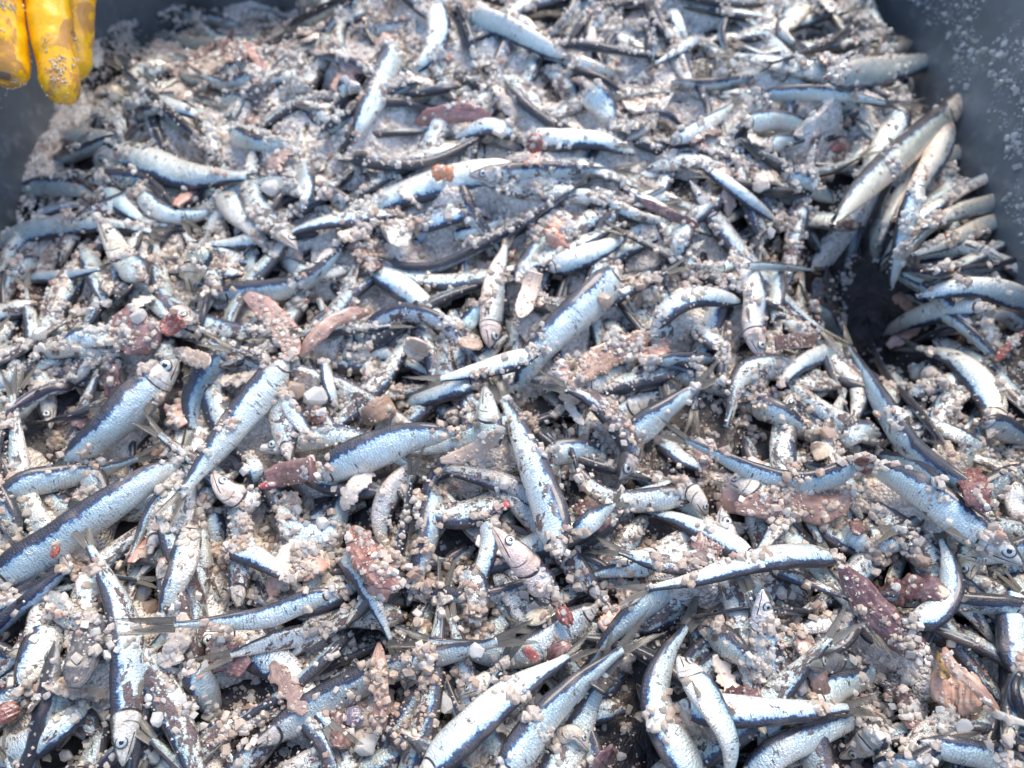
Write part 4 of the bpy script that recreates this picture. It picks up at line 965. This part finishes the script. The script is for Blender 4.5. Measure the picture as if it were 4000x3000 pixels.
# wet salt slush that the fish are bedded in
def blur(A, sig):
    k = np.exp(-.5 * (np.arange(-3 * sig, 3 * sig + 1) / sig) ** 2); k /= k.sum(); n = len(k) // 2
    B = np.pad(A, n, mode='edge')
    B = np.apply_along_axis(lambda m: np.convolve(m, k, 'valid'), 1, B)
    return np.apply_along_axis(lambda m: np.convolve(m, k, 'valid'), 0, B)
HC = np.maximum(HM, -.06)
B1 = blur(HC, 6)
YY = Y0 + (np.arange(NY) + .5) * CELL; XX = X0 + (np.arange(NX) + .5) * CELL
NZ = np.array([[mnoise.noise(Vector((x * 22, y * 22, 4))) for x in XX[::3]] for y in YY[::3]])
NZ = np.repeat(np.repeat(NZ, 3, 0), 3, 1)[:NY, :NX]; NZ = blur(NZ, 2)
N2 = np.array([[mnoise.noise(Vector((x * 75, y * 75, 14))) for x in XX[::2]] for y in YY[::2]])
N2 = np.repeat(np.repeat(N2, 2, 0), 2, 1)[:NY, :NX]; N2 = blur(N2, 1)
NF = rng.normal(0, 1, (NY, NX)); NF = blur(NF, 1)
FARM = sstep(-.06, .22, YY)[:, None] * np.ones((1, NX))
OFF = .0125 - .0091 * FARM
SL = B1 - OFF + (.0085 + .001 * FARM) * NZ + .0035 * N2 + .0017 * NF
SL -= .020 * sstep(.04 - .28 * FARM, -.18 - .30 * FARM, NZ)             # dark hollows, fewer of them far away
PIT = np.exp(-(((XX[None] - .258) / .052) ** 2 + ((YY[:, None] - .10) / .066) ** 2)); SL -= .08 * PIT
cap = np.where((KM > .9) & (NZ + .5 * N2 < .40), HM - .0015, 9)
near_clean = blur((KM > .9).astype(float), 4); SL -= .0035 * np.clip(near_clean * 2, 0, 1) * (.4 + .6 * FARM)
SL = np.minimum(SL, cap); SL = np.where((KM > 1.1), np.minimum(SL, HM - .002), SL)
EYc = np.array(EYES)
for ex, ey, er in EYc:
    i0, j0, kk_ = int((ex - X0) / CELL), int((ey - Y0) / CELL), int(er * 1.3 / CELL) + 1
    sl_ = (slice(max(0, j0 - kk_), j0 + kk_ + 1), slice(max(0, i0 - kk_), i0 + kk_ + 1))
    SL[sl_] = np.minimum(SL[sl_], HM[sl_] - .002)
inside = (XX[None] > WALL_L + .001) & (XX[None] < WALL_X - .001) & (YY[:, None] < WALL_Y - .001)
# drop off towards the walls at the far left, where the tub shows
SL = np.where(inside, SL, -.08)

def grain_proto(seed, fine):
    r = np.random.default_rng(seed)
    if fine:      # bevelled, slightly skewed crystal (24 corners)
        a, b = 1.0, r.uniform(.62, .8)
        V = []; 
        for sx in (-1, 1):
            for sy in (-1, 1):
                for sz in (-1, 1):
                    V += [(sx * a, sy * b, sz * b), (sx * b, sy * a, sz * b), (sx * b, sy * b, sz * a)]
        V = np.array(V) * r.uniform(.75, 1.1, 3) + r.normal(0, .13, (24, 3)); V[:, 0] += V[:, 1] * r.uniform(-.3, .3)
        bm = __import__('bmesh').new()
        for v in V: bm.verts.new(v)
        __import__('bmesh').ops.convex_hull(bm, input=bm.verts)
        bm.verts.index_update(); bm.verts.ensure_lookup_table()
        Vv = np.array([v.co[:] for v in bm.verts]); Ff = np.array([[v.index for v in f.verts] for f in bm.faces if len(f.verts) == 3])
        bm.free()
    else:
        pts = r.normal(size=(11, 3)); pts /= np.linalg.norm(pts, axis=1)[:, None] * r.uniform(.85, 1.15, (11, 1))
        bm = __import__('bmesh').new()
        for v in pts: bm.verts.new(v)
        __import__('bmesh').ops.convex_hull(bm, input=bm.verts)
        bm.verts.index_update()
        Vv = np.array([v.co[:] for v in bm.verts]); Ff = np.array([[v.index for v in f.verts] for f in bm.faces if len(f.verts) == 3])
        bm.free()
    return Vv, Ff
FINE = [grain_proto(s, True) for s in range(8)]
ROUGH = [grain_proto(100 + s, False) for s in range(14)]

def rots(n):
    q = rng.normal(size=(n, 4)); q /= np.linalg.norm(q, axis=1)[:, None]
    w_, x, y, z = q.T
    return np.stack([np.stack([1 - 2 * (y * y + z * z), 2 * (x * y - z * w_), 2 * (x * z + y * w_)], 1),
                     np.stack([2 * (x * y + z * w_), 1 - 2 * (x * x + z * z), 2 * (y * z - x * w_)], 1),
                     np.stack([2 * (x * z - y * w_), 2 * (y * z + x * w_), 1 - 2 * (x * x + y * y)], 1)], 1)

def tintmap(x, y):
    n = mnoise.noise(Vector((x * 14, y * 14, 8))) + .6 * mnoise.noise(Vector((x * 45, y * 45, 3)))
    far = min(1, max(0, (y + .02) / .25))
    t = .58 + .62 * n - .36 * far                     # 0 white .. 1 tan
    return min(1, max(0, t))
WHITE, TAN, PINK = np.array([.94, .92, .87]), np.array([.84, .70, .57]), np.array([.78, .59, .49])
GREY = np.array([.50, .50, .50])
centres, sizes, cols = [], [], []
EY = np.array(EYES)
HM0 = HM.copy(); HM = np.maximum(HM, SL)
KM = np.where(SL > HM0, 0, KM)
def on_eye(x, y): return bool((((EY[:, 0] - x) ** 2 + (EY[:, 1] - y) ** 2) < EY[:, 2] ** 2).any())
def put_grain(i, j, s, r, shift=0.):
    k = max(1, int(round(s * .5 / CELL)))
    if not (3 < i < NX - 4 and 3 < j < NY - 4): return
    z = float(np.mean(HM[j - k + 1:j + k, i - k + 1:i + k]))
    cx, cy = X0 + (i + r.random()) * CELL, Y0 + (j + r.random()) * CELL
    if on_eye(cx, cy): return
    top = z + s * .50
    sl = HM[j - k + 1:j + k, i - k + 1:i + k]; np.maximum(sl, top, out=sl)
    centres.append((cx, cy, z + s * .06)); sizes.append(s * .57)
    t = min(1, max(0, tintmap(cx, cy) + shift)); v = r.random()
    c = WHITE * (1 - t) + TAN * t
    if v < .12: c = WHITE
    elif v < .18: c = GREY * .5 + (WHITE * (1 - t) + TAN * t) * .5
    elif v < .24: c = PINK
    cols.append(c * r.uniform(.85, 1.05))
def slush_mesh():
    st = 1
    jj, ii = np.arange(4, NY - 4, st), np.arange(4, NX - 4, st)
    Z = SL[np.ix_(jj, ii)]; nx = len(ii)
    X, Y = np.meshgrid(XX[ii], YY[jj])
    V = np.column_stack([X.ravel(), Y.ravel(), Z.ravel()]).astype(np.float32)
    a = (np.arange(len(jj) - 1)[:, None] * nx + np.arange(nx - 1)[None]).ravel()
    F = np.column_stack([a, a + 1, a + nx + 1, a + nx])
    hid = (Z < -.062).ravel()
    F = F[~hid[F].all(1)]
    us, inv = np.unique(F, return_inverse=True); V = V[us]; F = inv.reshape(F.shape)
    me = bpy.data.meshes.new('salt_slush')
    me.vertices.add(len(V)); me.vertices.foreach_set('co', V.ravel())
    me.loops.add(len(F) * 4); me.loops.foreach_set('vertex_index', F.astype(np.int32).ravel())
    me.polygons.add(len(F)); me.polygons.foreach_set('loop_start', np.arange(0, len(F) * 4, 4, dtype=np.int32))
    me.materials.append(M_SLUSH); me.update(calc_edges=True)
    C = np.array([[*(WHITE * .98 * (1 - t) + TAN * .98 * t), 1] for t in (tintmap(v[0], v[1]) for v in V.tolist())], np.float32)
    at = me.color_attributes.new('tint', 'FLOAT_COLOR', 'POINT'); at.data.foreach_set('color', C.ravel())
    me.polygons.foreach_set('use_smooth', np.ones(len(F), bool))
    o = link('salt_slush', me); tag(o, 'wet white and tan salt slush in which the fish are bedded', None, None, 'stuff')
slush_mesh()
def clump(x, y, rad, n, smin, smax, r):
    sh = r.uniform(-.35, .4); sx = r.uniform(.6, 1.3); a = r.uniform(0, 3.14)
    for _ in range(n):
        u, v = r.gauss(0, rad * .5 * sx), r.gauss(0, rad * .5 / sx)
        px, py = x + u * math.cos(a) - v * math.sin(a), y + u * math.sin(a) + v * math.cos(a)
        i, j = int((px - X0) / CELL), int((py - Y0) / CELL)
        if not (3 < i < NX - 4 and 3 < j < NY - 4): continue
        if not (WALL_L + .006 < px < WALL_X - .004 and py < WALL_Y - .006): continue
        put_grain(i, j, smin + (smax - smin) * r.random() ** 2.2, r, sh)
def drop(n, smin, smax, stick=.2, seed=0):
    r = random.Random(seed)
    put = 0; tries = 0
    while put < n and tries < n * 8:
        tries += 1
        x = r.uniform(WALL_L + .005, WALL_X - .004); y = r.uniform(-.27, WALL_Y - .008)
        half = .30 + .28 * (y + .225) / .6
        if abs(x) > half + .03: continue
        i, j = int((x - X0) / CELL), int((y - Y0) / CELL)
        far = min(1, max(0, (y + .05) / .30))
        cl = KM[j, i]
        m = mnoise.noise(Vector((x * 26, y * 26, 4))) + .5 * mnoise.noise(Vector((x * 80, y * 80, 14)))
        p = max(0, 1.0 - cl * (.995 - .12 * far))
        # sticky patches on otherwise clean flanks
        if .3 < cl < 1.1: p += cl * 1.5 * max(0, m - .36 + .06 * far)
        p *= .25 + 1.5 * max(0, m + .25)
        p *= 1 - .9 * math.exp(-(((x - .255) / .045) ** 2 + ((y - .10) / .06) ** 2))
        if r.random() > p: continue
        s = smin + (smax - smin) * r.random() ** 2.6
        # roll down hill
        for _ in range(9):
            if r.random() < stick + .15 * far: break
            bj, bi, bh = j, i, HM[j, i] - .0004
            for dj, di in ((1, 0), (-1, 0), (0, 1), (0, -1), (1, 1), (-1, -1), (1, -1), (-1, 1)):
                a, b = j + dj, i + di
                if 0 <= a < NY and 0 <= b < NX and HM[a, b] < bh: bj, bi, bh = a, b, HM[a, b]
            if (bj, bi) == (j, i): break
            j, i = bj, bi
        put_grain(i, j, s, r); put += 1
drop(5000, .0020, .0042, .25, 1)
drop(30000, .0012, .0027, .22, 2)
rc = random.Random(31)
for (x, y, wd, cl) in CLUMPS:
    if cl > .9 or rc.random() < .4: clump(x, y, wd * rc.uniform(.4, .7), rc.randrange(18, 46), .0014, .0036, rc)
for _ in range(380):      # heaps of wet salt anywhere, more of them towards the far side
    y = -.25 + .68 * rc.random() ** .9; x = rc.uniform(-.37, .335)
    if abs(x) > .31 + .28 * (y + .225) / .6: continue
    if ((x - .255) / .06) ** 2 + ((y - .10) / .07) ** 2 < 1: continue
    if KM[int((y - Y0) / CELL), int((x - X0) / CELL)] > .9 and rc.random() < .8: continue
    clump(x, y, rc.uniform(.005, .012), rc.randrange(25, 80), .0013, .0036, rc)
drop(22000, .0010, .0020, .35, 3)
# specks flung on the tub walls
r = random.Random(77)
for _ in range(9000):
    a = r.uniform(-.5, 1.1) if r.random() < .8 else r.uniform(1.1, 3.6)
    z = r.uniform(-.02, .11)
    if mnoise.noise(Vector((a * 9, z * 30, 2))) + r.uniform(-.25, .25) < .0: continue
    h = TUB_BVH.ray_cast(Vector((0, .15, z)), Vector((math.cos(a), math.sin(a), 0)))
    if h[0] is None: continue
    s = r.uniform(.0005, .0012) if r.random() < .85 else r.uniform(.0012, .0022)
    p = h[0] + h[1] * (s * .3 if h[1].dot(Vector((math.cos(a), math.sin(a), 0))) < 0 else -s * .3)
    centres.append(tuple(p)); sizes.append(s); cols.append(np.array([.75, .75, .73]) * r.uniform(.7, 1.1))

centres = np.array(centres); sizes = np.array(sizes); cols = np.array(cols)
def salt_object(name, label, idx, protos):
    pick = rng.integers(0, len(protos), len(idx))
    Vs, Fs, Cs, off = [], [], [], 0
    for k, (pv, pf) in enumerate(protos):
        ii = idx[pick == k]
        if not len(ii): continue
        R = rots(len(ii)); sq = rng.uniform(.75, 1.2, (len(ii), 1, 3))
        P = np.einsum('nij,nkj->nki', R, pv[None] * sq) * sizes[ii][:, None, None] + centres[ii][:, None, :]
        Vs.append(P.reshape(-1, 3))
        Fs.append((pf[None] + (np.arange(len(ii)) * len(pv))[:, None, None] + off).reshape(-1, 3))
        Cs.append(np.repeat(cols[ii], len(pv), 0)); off += len(ii) * len(pv)
    V, F, Cc = np.vstack(Vs), np.vstack(Fs), np.vstack(Cs)
    me = bpy.data.meshes.new(name)
    me.vertices.add(len(V)); me.vertices.foreach_set('co', V.astype(np.float32).ravel())
    me.loops.add(len(F) * 3); me.loops.foreach_set('vertex_index', F.astype(np.int32).ravel())
    me.polygons.add(len(F)); me.polygons.foreach_set('loop_start', np.arange(0, len(F) * 3, 3, dtype=np.int32))
    me.materials.append(M_SALT)
    me.update(calc_edges=True); me.validate()
    at = me.color_attributes.new('tint', 'FLOAT_COLOR', 'POINT')
    at.data.foreach_set('color', np.column_stack([Cc, np.ones(len(Cc))]).astype(np.float32).ravel())
    me.polygons.foreach_set('use_smooth', np.zeros(len(F), bool))
    o = link(name, me); tag(o, label, None, None, 'stuff'); return o
big_i = np.where(sizes > .00125)[0]; sm_i = np.where(sizes <= .00125)[0]
salt_object('coarse_salt', 'coarse white and tan salt crystals strewn over the fish', big_i, FINE)
salt_object('fine_salt', 'fine salt grains and specks between the fish and on the tub wall', sm_i, ROUGH)

# single crystals large enough to point at
CR = [(1970, 1890, 56, 'big white salt cube'), (1860, 2545, 66, 'square white salt crystal under the arched piece, below centre'), (1735, 2750, 84, 'large pale salt crystal beside the big bright anchovy at the bottom'),
      (1435, 2910, 86, 'large grey-white salt crystal at the bottom, left of centre'), (555, 2320, 80, 'large white salt crystal right of the head-down anchovy, lower left'),
      (590, 2370, 62, 'tan-white salt crystal just below the large one at lower left'), (3230, 1695, 66, 'white salt cube above the cream bone plate, right of centre'),
      (3050, 2320, 48, 'left of two joined salt crystals below the long level anchovy'), (3090, 2325, 48, 'right of two joined salt crystals below the long level anchovy'),
      (1950, 530, 60, 'round white salt lump on the level white anchovy above centre'), (1060, 740, 66, 'round white salt lump in the upper left part'),
      (2480, 2480, 36, 'small salt cube between the tails at bottom centre'), (3760, 2840, 60, 'pale square salt crystal near the bottom right corner'),
      (1265, 2045, 50, 'white salt crystal above the black-nicked flank, lower left'), (1240, 1560, 90, 'big rough white salt lump left of the centre'),
      (1160, 1530, 90, 'big peach salt lump beside the rough white one'), (2830, 2055, 34, 'white salt cube over the navy-sided anchovy'),
      (545, 1240, 60, 'white salt lump on the purple-red membrane at left'), (2360, 1180, 60, 'cream salt cube on the upper end of the big clean anchovy'),
      (3600, 2190, 60, 'cream salt crystal left of the golden head at right'), (3490, 2180, 44, 'square cream salt crystal near the thin upright silver sliver'),
      (3500, 2295, 40, 'small white salt crystal above the purple-red fillet'), (600, 2960, 60, 'pale salt lump at the bottom edge beside the downward head'),
      (620, 2810, 52, 'grey see-through salt crystal right of the downward head'), (3200, 1850, 36, 'tan salt grain stuck on the blue back of the U-curved anchovy, right of its twin'),
      (3072, 1865, 50, 'round tan salt grain stuck on the U-curved anchovy, left of its twin'), (160, 1310, 60, 'white salt crystal near the left edge above the golden belly'),
      (2230, 1690, 34, 'small clear salt cube on the dark strip right of the white upright fish'), (2210, 1830, 40, 'tan salt crystal beside the hanging dark strip')]
salt_tree = None
hv = BVHTree.FromPolygons([Vector((X0 + (i + .5) * CELL, Y0 + (j + .5) * CELL, HM[j, i])) for j in range(0, NY, 2) for i in range(0, NX, 2)],
    [(a * ((NX + 1) // 2) + b, a * ((NX + 1) // 2) + b + 1, (a + 1) * ((NX + 1) // 2) + b + 1, (a + 1) * ((NX + 1) // 2) + b) for a in range((NY + 1) // 2 - 1) for b in range((NX + 1) // 2 - 1)])
for n, (px, py, wpx, lab) in enumerate(CR):
    o_, d_ = ray(px, py)
    h = hv.ray_cast(Vector(o_), Vector(d_))
    if h[0] is None: continue
    t = h[3] / np.linalg.norm(d_); s = wpx * t / FOC / 2
    c = np.array(h[0]) + np.array([0, 0, s * .35])
    pv, pf = FINE[n % 8]
    R = rots(1)[0]; q_ = np.random.default_rng(900 + n); pp = q_.normal(size=(34, 3)); pp /= (np.abs(pp) ** 4).sum(1)[:, None] ** .25
    pp *= q_.uniform(.82, 1.08, (34, 1)) * q_.uniform(.75, 1.05, 3)
    bm = __import__('bmesh').new()
    for v in pp: bm.verts.new(v)
    __import__('bmesh').ops.convex_hull(bm, input=bm.verts); bm.verts.index_update()
    pv = np.array([v.co[:] for v in bm.verts]); pf = np.array([[v.index for v in f.verts] for f in bm.faces]); bm.free()
    V = (pv @ R.T) * s
    me = mk_mesh('salt_crystal', V, [tuple(f) for f in pf.tolist()], [M_SALT], False)
    at = me.color_attributes.new('tint', 'FLOAT_COLOR', 'POINT')
    cc = np.array([.70, .56, .45]) if ('tan' in lab or 'peach' in lab or 'cream' in lab) else np.array([.88, .86, .81])
    at.data.foreach_set('color', np.tile(np.r_[cc, 1], len(V)).astype(np.float32))
    o = link('salt_crystal', me); o.location = c
    if n == 0: lab = 'white salt cube beside the head of the big white upright anchovy, at the centre'
    tag(o, lab, 'salt crystal')

# ------------------------------------------------------------------ the gloved hand
def glove():
    def at(px, py, t): o, d = ray(px, py); return o + t * d
    V, E, R = [], [], []
    def add(p, r, prev=None):
        V.append(p); R.append(r)
        if prev is not None: E.append((prev, len(V) - 1))
        return len(V) - 1
    T0 = .50
    wrist = add(at(-60, -1050, T0 + .05), .033)
    palm = add(at(-30, -760, T0 + .02), .040, wrist)
    palm2 = add(at(-20, -520, T0), .038, palm)
    # finger chains : knuckle, two joints, tip (pixel, depth, radius)
    fingers = [
        [(300, -440, T0 + .035, .0155), (300, -180, T0 + .03, .0135), (290, 100, T0 + .022, .0128), (286, 315, T0 + .018, .0112)],
        [(120, -460, T0 + .005, .0165), (160, -180, T0 - .004, .0148), (205, 130, T0 - .008, .0142), (252, 415, T0 - .010, .0120)],
        [(-60, -460, T0 - .012, .0160), (-30, -180, T0 - .020, .0146), (10, 100, T0 - .02, .0140), (52, 350, T0 - .018, .0122)],
        [(-230, -440, T0 - .02, .0150), (-230, -180, T0 - .03, .0130), (-200, 0, T0 - .03, .0120), (-170, 140, T0 - .03, .0100)],
        [(260, -760, T0 - .015, .0170), (400, -620, T0 - .03, .0150), (470, -480, T0 - .035, .0125)],
    ]
    for fi, f in enumerate(fingers):
        prev = palm if fi == 4 else palm2
        for (px, py, t, r) in f: prev = add(at(px, py, t), r, prev)
    me = bpy.data.meshes.new('glove'); me.from_pydata([tuple(v) for v in V], E, []); me.update()
    o = link('glove_tmp', me)
    sk = o.modifiers.new('skin', 'SKIN')
    if not me.skin_vertices: me.skin_vertices.new() if hasattr(me.skin_vertices, 'new') else None
    for v, r in zip(me.skin_vertices[0].data, R): v.radius = (r, r)
    me.skin_vertices[0].data[0].use_root = True
    s = o.modifiers.new('sub', 'SUBSURF'); s.levels = 3; s.render_levels = 3
    dg = bpy.context.evaluated_depsgraph_get(); dg.update()
    ev = bpy.data.meshes.new_from_object(o.evaluated_get(dg)); ev.name = 'glove'
    bpy.data.objects.remove(o)
    # creases of the rubber
    for v in ev.vertices:
        p = v.co; n = v.normal
        v.co = p + n * (.0010 * mnoise.noise(p * 90) + .0006 * mnoise.noise(p * 260))
    ev.materials.clear(); ev.materials.append(M_GLOVE)
    ev.polygons.foreach_set('use_smooth', np.ones(len(ev.polygons), bool))
    c = Vector(tuple(wrist_p)) if False else Vector(tuple(at(-60, -1050, T0 + .05)))
    for v in ev.vertices: v.co -= c
    g = bpy.data.objects.new('gloved_hand', ev); col.objects.link(g); g.location = c
    tag(g, 'hand in a smeared yellow rubber glove, fingertips pointing down at the top left', 'gloved hand')
    # cuff
    a = at(-60, -1050, T0 + .05); ax = a - at(-30, -760, T0 + .02); ax /= np.linalg.norm(ax)
    u = np.cross(ax, [0, 0, 1.]); u /= np.linalg.norm(u); w2 = np.cross(ax, u)
    CV, CF = [], []
    pr = [(-.02, .034), (.0, .036), (.03, .040), (.07, .046), (.10, .050), (.104, .052), (.108, .050), (.104, .047), (.05, .041), (.0, .033)]
    for (l, r) in pr:
        for k in range(32):
            t = k / 32 * 2 * math.pi; CV.append(a + ax * l + (u * math.cos(t) + w2 * math.sin(t)) * r - np.array(c))
    for i in range(len(pr) - 1):
        for k in range(32): CF.append((i * 32 + k, i * 32 + (k + 1) % 32, (i + 1) * 32 + (k + 1) % 32, (i + 1) * 32 + k))
    link('cuff', mk_mesh('cuff', CV, CF, [M_GLOVE]), g)
    # salt stuck to the rubber : part of the glove's crust
    bv = BVHTree.FromPolygons([v.co.copy() for v in ev.vertices], [tuple(p.vertices) for p in ev.polygons])
    rr = random.Random(5); Vs, Fs, Cs = [], [], []; off = 0
    for _ in range(3800):
        px, py = rr.uniform(-40, 345), rr.uniform(-60, 420)
        o_, d_ = ray(px, py); h = bv.ray_cast(Vector(o_) - c, Vector(d_))
        if h[0] is None: continue
        m = mnoise.noise(h[0] * 70) + .4 * mnoise.noise(h[0] * 200)
        edge = 1 - abs(h[1].normalized().dot(Vector(d_).normalized()))
        if m + edge * .5 + rr.uniform(-.25, .25) < .66: continue
        s = rr.uniform(.0004, .0009)
        pv, pf = ROUGH[rr.randrange(14)]
        Rm = rots(1)[0]
        Vs.append(pv @ Rm.T * s + np.array(h[0] + h[1] * s * .3)); Fs.append(pf + off); off += len(pv)
        cc = np.array([.92, .82, .66]) * rr.uniform(.7, 1.1); Cs.append(np.tile(np.r_[cc, 1], (len(pv), 1)))
    me = mk_mesh('salt_crust', np.vstack(Vs), [tuple(f) for f in np.vstack(Fs).tolist()], [M_SALT], False)
    at_ = me.color_attributes.new('tint', 'FLOAT_COLOR', 'POINT'); at_.data.foreach_set('color', np.vstack(Cs).astype(np.float32).ravel())
    cr = link('salt_crust', me, g); cr['kind'] = 'stuff'
glove()
